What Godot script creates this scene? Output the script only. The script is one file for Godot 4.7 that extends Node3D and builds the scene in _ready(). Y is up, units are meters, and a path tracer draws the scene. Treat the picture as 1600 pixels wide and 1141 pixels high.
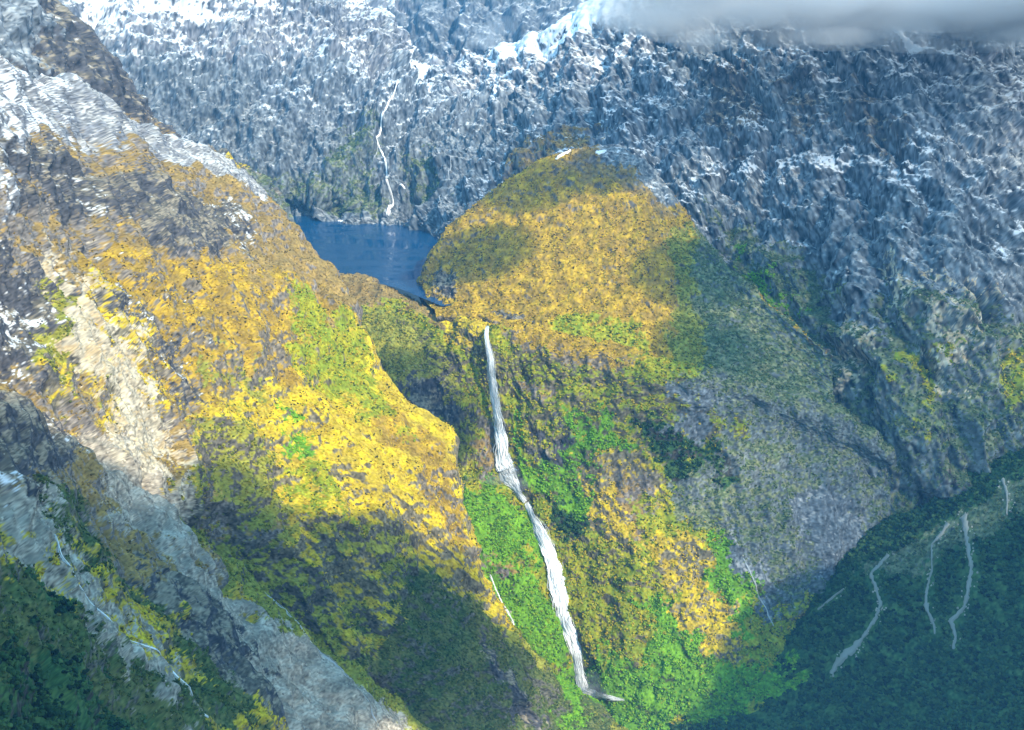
extends Node3D
# A hanging lake in a snow-dusted cirque spills over a high wall as a long waterfall; a sunlit golden spur stands in front.

const UP := Vector3.UP
var taken := {}
var patches := {}
var noise_large := FastNoiseLite.new()
var noise_rib := FastNoiseLite.new()
var noise_knoll := FastNoiseLite.new()
var noise_fine := FastNoiseLite.new()
var noise_patch := FastNoiseLite.new()
var noise_block := FastNoiseLite.new()
var noise_crack := FastNoiseLite.new()

# ------------------------------------------------------------------ what grows or lies on each kind of ground
class Cover:
	var tones: Array      # base colours (linear)
	var stone: Color      # the rock that shows where it is steep
	var steep: float      # facing (normal.y) below which rock shows
	var snow: float       # share of snow
	var rough: float      # how craggy the ground is
	var shrub: float      # share covered in shrubs
	func _init(t: Array, s: Color, st: float, sn: float, ro: float, sh: float) -> void:
		tones = t; stone = s; steep = st; snow = sn; rough = ro; shrub = sh

var covers := {}

class Patch:
	var nu := 0
	var nv := 0
	var pos := PackedVector3Array()
	var nor := PackedVector3Array()
	var zone := PackedByteArray()
	func at(u: float, v: float) -> Vector3:
		var a := clampf(u, 0.0, 1.0) * (nu - 1)
		var b := clampf(v, 0.0, 1.0) * (nv - 1)
		var i := mini(int(a), nu - 2)
		var j := mini(int(b), nv - 2)
		var k := j * nu + i
		return pos[k].lerp(pos[k + 1], a - i).lerp(pos[k + nu].lerp(pos[k + nu + 1], a - i), b - j)
	func facing(u: float, v: float) -> Vector3:
		return nor[roundi(clampf(v, 0.0, 1.0) * (nv - 1)) * nu + roundi(clampf(u, 0.0, 1.0) * (nu - 1))]

func _ready() -> void:
	# camera
	var cam := Camera3D.new()
	cam.name = "camera"
	cam.position = Vector3(0, 1580, 0)
	cam.rotation_degrees = Vector3(-20.4, 0, 0)
	cam.fov = 40.0
	cam.near = 1.0
	cam.far = 30000.0
	add_child(cam)
	cam.make_current()
	# sky, haze, exposure
	var env := Environment.new()
	var sky := Sky.new()
	var sm := ProceduralSkyMaterial.new()
	sm.sky_top_color = Color(0.46, 0.70, 0.86)
	sm.sky_horizon_color = Color(0.80, 0.90, 0.93)
	sm.sky_curve = 0.2
	sm.ground_bottom_color = Color(0.16, 0.20, 0.20)
	sm.ground_horizon_color = Color(0.55, 0.62, 0.70)
	sky.sky_material = sm
	env.background_mode = Environment.BG_SKY
	env.sky = sky
	env.background_energy_multiplier = 1.5
	env.tonemap_mode = Environment.TONE_MAPPER_LINEAR
	env.tonemap_exposure = 1.8
	env.sdfgi_enabled = true
	env.ssao_enabled = true
	env.ssil_enabled = true
	env.volumetric_fog_enabled = true
	env.volumetric_fog_density = 0.0
	env.fog_enabled = true
	env.fog_density = 0.00006
	env.fog_light_color = Color(0.44, 0.76, 1.0)
	var we := WorldEnvironment.new()
	we.name = "world_environment"
	we.environment = env
	add_child(we)
	# sun: behind the camera and to its right
	var sun := DirectionalLight3D.new()
	sun.name = "sun"
	sun.light_energy = 1.3
	sun.light_color = Color(1.0, 0.95, 0.86)
	sun.light_angular_distance = 0.5
	sun.shadow_enabled = true
	sun.look_at_from_position(Vector3.ZERO, -Vector3(0.50, 0.66, 0.56), UP)
	add_child(sun)
	define_noise()
	define_covers()
	terrain()
	lake()
	falling_water()
	gravel_and_snow()
	growth()
	clouds()

func define_noise() -> void:
	for n in [[noise_large, 11, 3, FastNoiseLite.FRACTAL_FBM], [noise_rib, 23, 3, FastNoiseLite.FRACTAL_RIDGED], [noise_knoll, 31, 3, FastNoiseLite.FRACTAL_FBM], [noise_fine, 47, 2, FastNoiseLite.FRACTAL_FBM], [noise_patch, 53, 4, FastNoiseLite.FRACTAL_FBM]]:
		n[0].noise_type = FastNoiseLite.TYPE_SIMPLEX_SMOOTH
		n[0].seed = n[1]
		n[0].fractal_type = n[3]
		n[0].fractal_octaves = n[2]
		n[0].frequency = 1.0

	noise_rib.fractal_gain = 0.42
	noise_crack.noise_type = FastNoiseLite.TYPE_CELLULAR
	noise_crack.cellular_return_type = FastNoiseLite.RETURN_DISTANCE2_SUB
	noise_crack.seed = 71
	noise_crack.frequency = 1.0
	noise_crack.fractal_type = FastNoiseLite.FRACTAL_NONE
	noise_block.noise_type = FastNoiseLite.TYPE_CELLULAR
	noise_block.cellular_return_type = FastNoiseLite.RETURN_CELL_VALUE
	noise_block.cellular_jitter = 1.0
	noise_block.seed = 61
	noise_block.frequency = 1.0
	noise_block.fractal_type = FastNoiseLite.FRACTAL_NONE
	noise_block.domain_warp_enabled = true
	noise_block.domain_warp_amplitude = 0.6
	noise_block.domain_warp_frequency = 1.2

func define_covers() -> void:
	var slate := Color(0.17, 0.18, 0.20)
	var dark := Color(0.07, 0.07, 0.075)
	var tan_stone := Color(0.30, 0.26, 0.20)
	covers["s"] = Cover.new([Color(0.78, 0.80, 0.83), Color(0.86, 0.87, 0.88)], slate, 0.2, 1.0, 0.25, 0.0)
	covers["w"] = Cover.new([Color(0.20, 0.20, 0.20), Color(0.34, 0.33, 0.31)], slate, 0.5, 0.34, 0.9, 0.10)
	covers["m"] = Cover.new([Color(0.15, 0.17, 0.185), Color(0.25, 0.265, 0.27)], Color(0.12, 0.14, 0.16), 0.6, 0.15, 1.0, 0.12)
	covers["r"] = Cover.new([Color(0.15, 0.17, 0.175), Color(0.25, 0.255, 0.25)], Color(0.12, 0.14, 0.155), 0.7, 0.03, 1.0, 0.15)
	covers["k"] = Cover.new([Color(0.10, 0.09, 0.07), Color(0.21, 0.18, 0.13)], dark, 0.6, 0.08, 1.0, 0.22)
	covers["g"] = Cover.new([Color(0.54, 0.40, 0.02), Color(0.36, 0.26, 0.03)], Color(0.17, 0.15, 0.10), 0.45, 0.0, 0.7, 0.6)
	covers["u"] = Cover.new([Color(0.42, 0.27, 0.025), Color(0.23, 0.15, 0.03)], Color(0.17, 0.145, 0.11), 0.48, 0.0, 0.75, 0.5)
	covers["y"] = Cover.new([Color(0.31, 0.29, 0.02), Color(0.18, 0.22, 0.02)], Color(0.16, 0.14, 0.09), 0.22, 0.0, 0.6, 0.8)
	covers["G"] = Cover.new([Color(0.15, 0.31, 0.02), Color(0.10, 0.22, 0.02)], Color(0.10, 0.12, 0.05), 0.1, 0.0, 0.5, 1.1)
	covers["f"] = Cover.new([Color(0.04, 0.09, 0.03), Color(0.06, 0.11, 0.035)], Color(0.06, 0.06, 0.05), 0.15, 0.0, 0.45, 1.1)
	covers["o"] = Cover.new([Color(0.27, 0.25, 0.035), Color(0.20, 0.20, 0.035)], Color(0.11, 0.10, 0.08), 0.42, 0.0, 0.7, 0.9)
	covers["c"] = Cover.new([Color(0.07, 0.10, 0.03), Color(0.11, 0.12, 0.04)], Color(0.13, 0.125, 0.10), 0.20, 0.0, 0.7, 1.1)
	covers["b"] = Cover.new([Color(0.30, 0.20, 0.06), Color(0.20, 0.14, 0.05)], Color(0.18, 0.16, 0.14), 0.5, 0.0, 0.8, 0.4)
	covers["p"] = Cover.new([Color(0.50, 0.43, 0.30), Color(0.36, 0.27, 0.15)], Color(0.40, 0.35, 0.26), 0.5, 0.0, 0.8, 0.22)
	covers["t"] = Cover.new([Color(0.38, 0.35, 0.28), Color(0.20, 0.18, 0.14)], Color(0.32, 0.28, 0.22), 0.62, 0.0, 0.9, 0.3)
	covers["h"] = Cover.new([Color(0.10, 0.13, 0.06), Color(0.16, 0.17, 0.09)], Color(0.13, 0.15, 0.15), 0.45, 0.0, 0.9, 0.8)

# ------------------------------------------------------------------ naming
func numbered(called: String) -> String:
	taken[called] = taken.get(called, -1) + 1
	return called if taken[called] == 0 else "%s_%03d" % [called, taken[called]]

func tag(o: Node, label: String, category := "", group := "", kind := "") -> void:
	if label: o.set_meta("label", label)
	if category: o.set_meta("category", category)
	if group: o.set_meta("group", group)
	if kind: o.set_meta("kind", kind)

func mesh_node(called: String, mesh: Mesh, material: Material, parent: Node = self) -> MeshInstance3D:
	var o := MeshInstance3D.new()
	o.name = numbered(called) if parent == self else called
	o.mesh = mesh
	o.material_override = material
	parent.add_child(o, true)
	return o

func in_rows(count: int, work: Callable) -> void:
	var id := WorkerThreadPool.add_group_task(work, count)
	WorkerThreadPool.wait_for_group_task_completion(id)

# ------------------------------------------------------------------ mountains
static func weights(t: float) -> Array:
	return [-0.5 * t + t * t - 0.5 * t * t * t, 1.0 - 2.5 * t * t + 1.5 * t * t * t, 0.5 * t + 2.0 * t * t - 1.5 * t * t * t, -0.5 * t * t + 0.5 * t * t * t]

static func net_height(net: Array, u: float, v: float) -> float:
	var a: float = u * (net[0].size() - 1)
	var b: float = v * (net.size() - 1)
	var i := mini(int(a), net[0].size() - 2)
	var j := mini(int(b), net.size() - 2)
	return lerpf(lerpf(net[j][i].y, net[j][i + 1].y, a - i), lerpf(net[j + 1][i].y, net[j + 1][i + 1].y, a - i), b - j)

# A smooth sheet through the net of survey points, roughened into crags, ribs and knolls, and coloured by what grows and lies on it.
# shape: large (height of big bulges), rib (of crags along the dip), knoll (of hummocks), fine; dip: the way the ribs run; size: wavelength of the ribs
func slope(called: String, label: String, net: Array, cover: Array, nu: int, nv: int, shape: Dictionary) -> Patch:
	var p := Patch.new()
	p.nu = nu
	p.nv = nv
	var R := net.size()
	var C: int = net[0].size()
	var H := 72
	var W := 72
	var kinds: Array = covers.keys()
	var code := {}
	for k in kinds.size(): code[kinds[k]] = k
	var table: Array[Cover] = []
	for k in kinds: table.append(covers[k])
	var grid := PackedByteArray()
	grid.resize(W * H)
	for j in H:
		for i in W:
			var height := net_height(net, float(i) / (W - 1), float(j) / (H - 1))
			for band in cover[0]:
				if height >= band[0]:
					grid[j * W + i] = code[band[1]]
					break
	for area in cover.slice(1):
		for j in H:
			for i in W:
				if Geometry2D.is_point_in_polygon(Vector2(float(i) / (W - 1), float(j) / (H - 1)), area[1]): grid[j * W + i] = code[area[0]]
	var crest := int(float(shape.get("crest", 0.0)) * (H - 1) + 2.0)   # the far side of a crest carries what its near side carries
	for j in crest:
		for i in W: grid[j * W + i] = grid[crest * W + i]
	var rough_grid := PackedFloat32Array()
	for g in grid: rough_grid.append(table[g].rough)
	var base := []
	base.resize(nv)
	in_rows(nv, func(j: int) -> void:
		var v := float(j) / (nv - 1) * (R - 1)
		var r := mini(int(v), R - 2)
		var w := weights(v - r)
		var line: Array[Vector3] = []
		for c in C:
			line.append(net[maxi(r - 1, 0)][c] * w[0] + net[r][c] * w[1] + net[r + 1][c] * w[2] + net[mini(r + 2, R - 1)][c] * w[3])
		var out := PackedVector3Array()
		out.resize(nu)
		for i in nu:
			var u := float(i) / (nu - 1) * (C - 1)
			var c := mini(int(u), C - 2)
			var t := u - c
			var t2 := t * t
			var t3 := t2 * t
			out[i] = line[maxi(c - 1, 0)] * (-0.5 * t + t2 - 0.5 * t3) + line[c] * (1.0 - 2.5 * t2 + 1.5 * t3) + line[c + 1] * (0.5 * t + 2.0 * t2 - 1.5 * t3) + line[mini(c + 2, C - 1)] * (-0.5 * t2 + 0.5 * t3)
		base[j] = out)
	var dip: Vector3 = shape.dip.normalized()
	var rib_size: float = shape.size
	var crack: float = shape.get("crack", 1.2)
	var gully: float = shape.get("gully", 0.0)
	var gully_size: float = shape.get("gully_size", 140.0)
	var across: Vector3 = shape.get("across", Vector3.RIGHT).normalized()
	var stretch: float = shape.get("stretch", 0.5)
	var moved := []
	moved.resize(nv)
	in_rows(nv, func(j: int) -> void:
		var here: PackedVector3Array = base[j]
		var above: PackedVector3Array = base[maxi(j - 1, 0)]
		var below: PackedVector3Array = base[mini(j + 1, nv - 1)]
		var out := PackedVector3Array()
		out.resize(nu)
		var zv := float(j) / (nv - 1) * (H - 1)
		var z0 := mini(int(zv), H - 2)
		for i in nu:
			var q := here[i]
			var n := (below[i] - above[i]).cross(here[mini(i + 1, nu - 1)] - here[maxi(i - 1, 0)]).normalized()
			var zu := float(i) / (nu - 1) * (W - 1)
			var x0 := mini(int(zu), W - 2)
			var k := z0 * W + x0
			var rough := lerpf(lerpf(rough_grid[k], rough_grid[k + 1], zu - x0), lerpf(rough_grid[k + W], rough_grid[k + W + 1], zu - x0), zv - z0)
			var s := q - dip * (q.dot(dip) * stretch)
			var warp := noise_large.get_noise_3dv(q * 0.004)
			var d: float = shape.large * noise_large.get_noise_3dv(q * 0.0035)
			d += shape.rib * rough * noise_rib.get_noise_3dv(s / rib_size + Vector3.ONE * warp * 0.4)
			d += shape.get("buttress", 0.0) * noise_rib.get_noise_3dv(s / (rib_size * 2.6) + Vector3(3, 8, 1))
			d += shape.rib * 0.09 * rough * noise_rib.get_noise_3dv(s * 4.1 / rib_size)
			d += shape.knoll * noise_knoll.get_noise_3dv(q / (rib_size * 0.55))
			d += shape.fine * 0.3 * (0.4 + rough) * noise_fine.get_noise_3dv(s / (rib_size * 0.10))
			if gully > 0.0:
				var lane := q.dot(across) / gully_size + 0.7 * noise_large.get_noise_3dv(q * 0.4 / gully_size) + 0.25 * noise_knoll.get_noise_3dv(q * 2.2 / gully_size)
				var deep := absf(fposmod(lane, 1.0) * 2.0 - 1.0)
				d += gully * (0.4 + 0.6 * rough) * (0.6 + noise_knoll.get_noise_3dv(q * 0.8 / gully_size)) * (0.5 - deep * deep)
			var block: float = shape.get("block", 1.2) * rough
			d += block * 0.6 * noise_block.get_noise_3dv(s / (rib_size * 0.26))
			var ledge := fposmod(q.y / (rib_size * 0.34) + 1.6 * noise_large.get_noise_3dv(q * 0.009) + 0.5 * noise_knoll.get_noise_3dv(q * 0.02), 1.0)
			d -= shape.get("ledge", 3.0) * maxf(rough - 0.3, 0.0) * ledge
			if crack > 0.0 and rough > 0.45:
				d -= crack * rough * smoothstep(0.16, 0.02, noise_crack.get_noise_3dv(s / (rib_size * 0.24) + Vector3.ONE * warp) + 1.0)
			out[i] = q + n * d
		moved[j] = out)
	var streak: float = shape.get("streak", 1.0)
	var detail: float = shape.get("detail", 0.095)
	var snow_ledge: float = shape.get("snow_ledge", 1.0)
	var snow_streak: float = shape.get("snow_streak", 0.2)
	var snow_more: float = shape.get("snow", 0.0)
	var finish := []
	finish.resize(nv)
	in_rows(nv, func(j: int) -> void:
		var here: PackedVector3Array = moved[j]
		var above: PackedVector3Array = moved[maxi(j - 1, 0)]
		var below: PackedVector3Array = moved[mini(j + 1, nv - 1)]
		var normals := PackedVector3Array()
		var tints := PackedColorArray()
		var zones := PackedByteArray()
		normals.resize(nu)
		tints.resize(nu)
		zones.resize(nu)
		for i in nu:
			var q := here[i]
			var n := (below[i] - above[i]).cross(here[mini(i + 1, nu - 1)] - here[maxi(i - 1, 0)]).normalized()
			normals[i] = n
			var a := noise_patch.get_noise_3dv(q * 0.012)
			var b := noise_patch.get_noise_3dv(q * 0.012 + Vector3(91, 17, 43))
			var grain := fposmod(sin(q.x * 12.9898 + q.z * 78.233 + q.y * 37.719) * 43758.5453, 1.0) - 0.5
			var zu := clampi(roundi(grain * 0.8 + float(i) / (nu - 1) * (W - 1) + a * 3.4 + noise_fine.get_noise_3dv(q * 0.05) * 1.3), 0, W - 1)
			var zv := clampi(roundi(fposmod(grain * 91.7, 1.0) * 0.8 - 0.4 + float(j) / (nv - 1) * (H - 1) + b * 3.4 + noise_fine.get_noise_3dv(q * 0.05 + Vector3(5, 50, 9)) * 1.3), 0, H - 1)
			var z := grid[zv * W + zu]
			zones[i] = z
			var c := table[z]
			var s := q - dip * (q.dot(dip) * 0.7)
			var f := noise_fine.get_noise_3dv(q * detail * 0.85)
			var g := noise_knoll.get_noise_3dv(q * 0.03 + Vector3(7, 3, 9))
			var st := noise_fine.get_noise_3dv(s * detail * 0.7) * streak
			var tint: Color = c.tones[0].lerp(c.tones[1], smoothstep(-0.25, 0.25, g + f * 0.6))
			var bare := smoothstep(c.steep + 0.05, c.steep - 0.05, n.y + 0.28 * st + 0.16 * g)
			tint = tint.lerp(c.stone * (1.0 + 0.75 * st), bare)
			var shade := 1.0 + 0.7 * f + 0.6 * noise_knoll.get_noise_3dv(q * detail)
			tint = Color(tint.r * shade, tint.g * shade, tint.b * shade)
			if c.snow > 0.0:
				var lies := c.snow + snow_more - 0.6 * smoothstep(1120.0, 940.0, q.y) + 0.05 * grain + (n.y - 0.62) * snow_ledge + 0.35 * g + 0.22 * f + snow_streak * st + 0.55 * noise_patch.get_noise_3dv(s * 0.006)
				tint = tint.lerp(Color(0.62, 0.64, 0.66), smoothstep(0.50, 0.58, lies))
			tints[i] = Color(maxf(tint.r, 0.01), maxf(tint.g, 0.01), maxf(tint.b, 0.01))
		finish[j] = [normals, tints, zones])
	var tint := PackedColorArray()
	for j in nv:
		p.pos.append_array(moved[j])
		p.nor.append_array(finish[j][0])
		tint.append_array(finish[j][1])
		p.zone.append_array(finish[j][2])
	var index := PackedInt32Array()
	index.resize((nu - 1) * (nv - 1) * 6)
	var k := 0
	for j in nv - 1:
		for i in nu - 1:
			var a := j * nu + i
			index[k] = a
			index[k + 1] = a + 1
			index[k + 2] = a + nu
			index[k + 3] = a + 1
			index[k + 4] = a + nu + 1
			index[k + 5] = a + nu
			k += 6
	var arrays := []
	arrays.resize(Mesh.ARRAY_MAX)
	arrays[Mesh.ARRAY_VERTEX] = p.pos
	arrays[Mesh.ARRAY_NORMAL] = p.nor
	arrays[Mesh.ARRAY_COLOR] = tint
	arrays[Mesh.ARRAY_INDEX] = index
	var mesh := ArrayMesh.new()
	mesh.add_surface_from_arrays(Mesh.PRIMITIVE_TRIANGLES, arrays, [], {}, Mesh.ARRAY_FLAG_USE_DYNAMIC_UPDATE)
	var o := mesh_node(called, mesh, ground_material())
	tag(o, label, "mountain", "", "structure")
	patches[called] = p
	return p

var ground: StandardMaterial3D
func ground_material() -> StandardMaterial3D:
	if ground == null:
		ground = StandardMaterial3D.new()
		ground.resource_name = "rock_and_grass"
		ground.vertex_color_use_as_albedo = true
		ground.roughness = 0.95
		ground.metallic_specular = 0.2
	return ground

func terrain() -> void:
	var q := 1.0
	slope("left_mountain", "golden grassy mountain spur with snow dusted top in the left foreground", net_of_left_mountain(), cover_of_left_mountain(), int(760 * q), int(760 * q),
		{"crest": 0.167, "detail": 0.24, "crack": 0.7, "large": 26.0, "rib": 13.0, "knoll": 6.0, "fine": 2.2, "dip": Vector3(0.62, -0.68, 0.3), "size": 70.0, "buttress": 12.0, "ledge": 0.0, "stretch": 0.68, "block": 1.0, "gully": 11.0, "gully_size": 62.0, "across": Vector3(0.6, 0.62, 0.16), "snow_ledge": 0.35, "snow_streak": 0.5})
	slope("dark_ridge", "dark rock ridge behind the snow dusted shoulder at upper left", net_of_dark_ridge(), cover_of_dark_ridge(), int(300 * q), int(220 * q),
		{"crest": 0.333, "large": 20.0, "rib": 20.0, "knoll": 6.0, "fine": 3.5, "dip": Vector3(0.5, -0.8, 0.2), "size": 80.0, "detail": 0.10, "ledge": 1.0, "block": 5.0, "gully": 14.0, "gully_size": 80.0, "across": Vector3(0.75, 0.45, 0.1), "snow_ledge": 0.5, "snow_streak": 0.4})
	slope("cirque_headwall", "snow dusted blue grey cirque wall rising behind the lake", net_of_cirque_headwall(), cover_of_cirque_headwall(), int(560 * q), int(400 * q),
		{"crest": 0.250, "large": 40.0, "rib": 30.0, "knoll": 8.0, "fine": 4.0, "dip": Vector3(0.0, -0.9, 0.45), "size": 100.0, "buttress": 40.0, "streak": 1.4, "block": 4.5, "ledge": 8.0, "gully": 32.0, "gully_size": 95.0, "across": Vector3(1, 0, 0.1)})
	slope("far_peak", "distant snowy mountain wall behind the saddle, wisps of mist before it", net_of_far_peak(), cover_of_far_peak(), int(300 * q), int(160 * q),
		{"large": 60.0, "rib": 45.0, "knoll": 10.0, "fine": 5.0, "dip": Vector3(0.3, -0.9, 0.3), "size": 150.0, "gully": 60.0, "gully_size": 180.0, "across": Vector3(1, 0.3, 0)})
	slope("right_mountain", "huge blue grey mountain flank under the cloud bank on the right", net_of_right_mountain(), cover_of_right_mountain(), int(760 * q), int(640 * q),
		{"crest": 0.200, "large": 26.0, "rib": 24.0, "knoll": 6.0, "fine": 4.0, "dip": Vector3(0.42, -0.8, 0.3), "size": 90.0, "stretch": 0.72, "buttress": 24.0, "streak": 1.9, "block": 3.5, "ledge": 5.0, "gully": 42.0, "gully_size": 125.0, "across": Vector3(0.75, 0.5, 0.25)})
	slope("hazy_slope", "hazy dark slope at the far right edge behind the blue mountain", net_of_hazy_slope(), cover_of_hazy_slope(), int(120 * q), int(120 * q),
		{"large": 40.0, "rib": 40.0, "knoll": 8.0, "fine": 4.0, "dip": Vector3(-0.3, -0.9, 0.3), "size": 140.0})
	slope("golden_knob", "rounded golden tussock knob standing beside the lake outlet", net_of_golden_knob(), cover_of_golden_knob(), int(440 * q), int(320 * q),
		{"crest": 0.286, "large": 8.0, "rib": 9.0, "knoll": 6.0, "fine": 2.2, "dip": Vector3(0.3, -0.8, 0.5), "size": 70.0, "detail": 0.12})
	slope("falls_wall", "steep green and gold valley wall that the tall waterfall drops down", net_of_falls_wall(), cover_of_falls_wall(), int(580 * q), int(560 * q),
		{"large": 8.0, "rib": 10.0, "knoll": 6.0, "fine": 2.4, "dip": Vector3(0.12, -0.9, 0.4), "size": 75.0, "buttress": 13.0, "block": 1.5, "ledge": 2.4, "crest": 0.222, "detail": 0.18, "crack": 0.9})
	slope("valley_floor", "dark forested valley floor with talus fans at lower right", net_of_valley_floor(), cover_of_valley_floor(), int(420 * q), int(300 * q),
		{"large": 8.0, "rib": 3.0, "knoll": 4.0, "fine": 1.0, "dip": Vector3(0.2, -0.5, 0.8), "size": 80.0, "detail": 0.12})


# ------------------------------------------------------------------ water
func plain(called: String, colour: Color, rough: float, shine := 0.5) -> StandardMaterial3D:
	var m := StandardMaterial3D.new()
	m.resource_name = called
	m.albedo_color = colour.linear_to_srgb()
	m.roughness = rough
	m.metallic_specular = shine
	return m

func lake() -> void:
	var shore := PackedVector2Array([Vector2(-520, -2221), Vector2(-417, -2166), Vector2(-323, -2150), Vector2(-247, -2092), Vector2(-142, -1957), Vector2(-40, -2000), Vector2(40, -2250), Vector2(60, -2450), Vector2(0, -2600), Vector2(-60, -2780), Vector2(-300, -2920), Vector2(-700, -3020), Vector2(-1100, -3050), Vector2(-1100, -2500), Vector2(-800, -2250)])
	var st := SurfaceTool.new()
	st.begin(Mesh.PRIMITIVE_TRIANGLES)
	for k in Geometry2D.triangulate_polygon(shore):
		st.set_normal(UP)
		st.set_uv(shore[k] / 1024.0)
		st.set_tangent(Plane(1, 0, 0, -1))
		st.add_vertex(Vector3(shore[k].x, 980.0, shore[k].y))
	# ripples: calm by the far wall, ruffled by gusts in long bands towards the outlet
	var side := 1024
	var gust := FastNoiseLite.new()
	gust.seed = 5
	gust.frequency = 1.0
	gust.fractal_octaves = 3
	var wave := FastNoiseLite.new()
	wave.seed = 6
	wave.frequency = 1.0
	wave.fractal_octaves = 2
	var im := Image.create(side, side, false, Image.FORMAT_RGB8)
	var rows := []
	rows.resize(side)
	in_rows(side, func(j: int) -> void:
		var line := PackedByteArray()
		line.resize(side * 3)
		for i in side:
			var g := smoothstep(-0.25, 0.3, gust.get_noise_2d(i * 0.0035, j * 0.014))
			var calm := 0.01 + 0.15 * g
			line[i * 3] = int(127.5 + 127.5 * clampf(wave.get_noise_2d(i * 0.35, j * 0.35) * calm * 2.0, -1.0, 1.0))
			line[i * 3 + 1] = int(127.5 + 127.5 * clampf(wave.get_noise_2d(i * 0.35 + 300.0, j * 0.35) * calm * 2.0, -1.0, 1.0))
			line[i * 3 + 2] = 255
		rows[j] = line)
	var bytes := PackedByteArray()
	for r in rows: bytes.append_array(r)
	im.set_data(side, side, false, Image.FORMAT_RGB8, bytes)
	var m := plain("lake_water", Color(0.004, 0.05, 0.12), 0.04, 0.36)
	m.normal_enabled = true
	m.normal_texture = ImageTexture.create_from_image(im)
	m.normal_scale = 1.0
	tag(mesh_node("lake", st.commit(), m), "deep blue mountain lake held in the cirque above the waterfall", "lake", "", "structure")

# points on the ground of a patch, close together, with the outward facing
func trail(patch: String, spots: Array, step: float, lift: float, ease: int) -> Array:
	var p: Patch = patches[patch]
	var pts: Array[Vector3] = []
	var outs: Array[Vector3] = []
	var uvs: Array[Vector2] = []
	var along: Array[float] = []
	for k in spots.size() - 1:
		var a: Vector2 = spots[k]
		var b: Vector2 = spots[k + 1]
		var n := maxi(2, int(p.at(a.x, a.y).distance_to(p.at(b.x, b.y)) / step))
		for i in n:
			var w := a.lerp(b, float(i) / n)
			pts.append(p.at(w.x, w.y))
			outs.append(p.facing(w.x, w.y))
			uvs.append(w)
			along.append(k + float(i) / n)
	for r in ease:
		var q := pts.duplicate()
		var o := outs.duplicate()
		for i in range(1, pts.size() - 1):
			pts[i] = (q[i - 1] + q[i] + q[i + 1]) / 3.0
			outs[i] = (o[i - 1] + o[i] + o[i + 1]).normalized()
	for i in pts.size(): pts[i] += outs[i] * lift
	return [pts, outs, uvs, along]

func width_at(widths: Array, k: float) -> float:
	var i := mini(int(k), widths.size() - 2)
	return lerpf(widths[i], widths[i + 1], k - i)

# nothing grows where water or gravel runs
func clear_ground(patch: String, way: Array, widths: Array, more: float) -> void:
	var p: Patch = patches[patch]
	var none: int = covers.keys().find("t")
	for i in range(0, way[0].size()):
		var u := roundi(way[2][i].x * (p.nu - 1))
		var v := roundi(way[2][i].y * (p.nv - 1))
		var far := width_at(widths, way[3][i]) * 0.5 + more
		for j in range(maxi(0, v - 14), mini(p.nv, v + 15)):
			for k in range(maxi(0, u - 14), mini(p.nu, u + 15)):
				if p.pos[j * p.nu + k].distance_to(p.pos[v * p.nu + u]) < far: p.zone[j * p.nu + k] = none

# falling water: many long overlapping tongues, each a thin tapering three-sided body
func strands(way: Array, widths: Array, count: int, thick: float, longest: float, seed_value: int) -> ArrayMesh:
	var rng := RandomNumberGenerator.new()
	rng.seed = seed_value
	var pts: Array[Vector3] = way[0]
	var n := pts.size()
	var st := SurfaceTool.new()
	st.begin(Mesh.PRIMITIVE_TRIANGLES)
	for s in count:
		var length := maxi(3, int(n * rng.randf_range(longest * 0.35, longest)))
		var from := rng.randi_range(-length / 3, n - 3)
		var to := mini(n - 1, from + length)
		from = maxi(0, from)
		if to - from < 2: continue
		var stray := s % 6 == 0
		var side := clampf(rng.randfn(0.0, 0.5), -1.0, 1.0) * (1.5 if stray else 1.0)
		var out := rng.randf_range(0.0, 1.0) * maxf(0.0, 1.0 - absf(side))
		var drift := rng.randf_range(-0.25, 0.25)
		var fat := thick * rng.randf_range(0.5, 1.3) * (0.4 if stray else 1.0)
		var wild := rng.randf() * 100.0
		var ring_before := []
		for i in range(from, to + 1):
			var t := float(i - from) / (to - from)
			var ahead := (pts[mini(i + 1, n - 1)] - pts[maxi(i - 1, 0)]).normalized()
			var outward: Vector3 = way[1][i]
			var across := ahead.cross(outward).normalized()
			outward = across.cross(ahead).normalized()
			var w := width_at(widths, way[3][i])
			var c := pts[i] + across * (clampf(side + drift * (t - 0.5) + 0.55 * noise_fine.get_noise_2d(i * 0.13 + wild, wild), -1.8, 1.8) * w * 0.5) + outward * (out * w * 0.22)
			var r := fat * w * (0.08 + sin(PI * pow(t, 0.7)) * 0.9) * (1.0 + 0.8 * noise_fine.get_noise_2d(i * 0.3, wild))
			var ring := [c + across * r, c + outward * r * 0.8, c - across * r]
			if ring_before.size():
				for k in 2:
					for v in [ring_before[k], ring[k], ring_before[k + 1], ring_before[k + 1], ring[k], ring[k + 1]]: st.add_vertex(v)
			ring_before = ring
	st.generate_normals()
	return st.commit()

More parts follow.
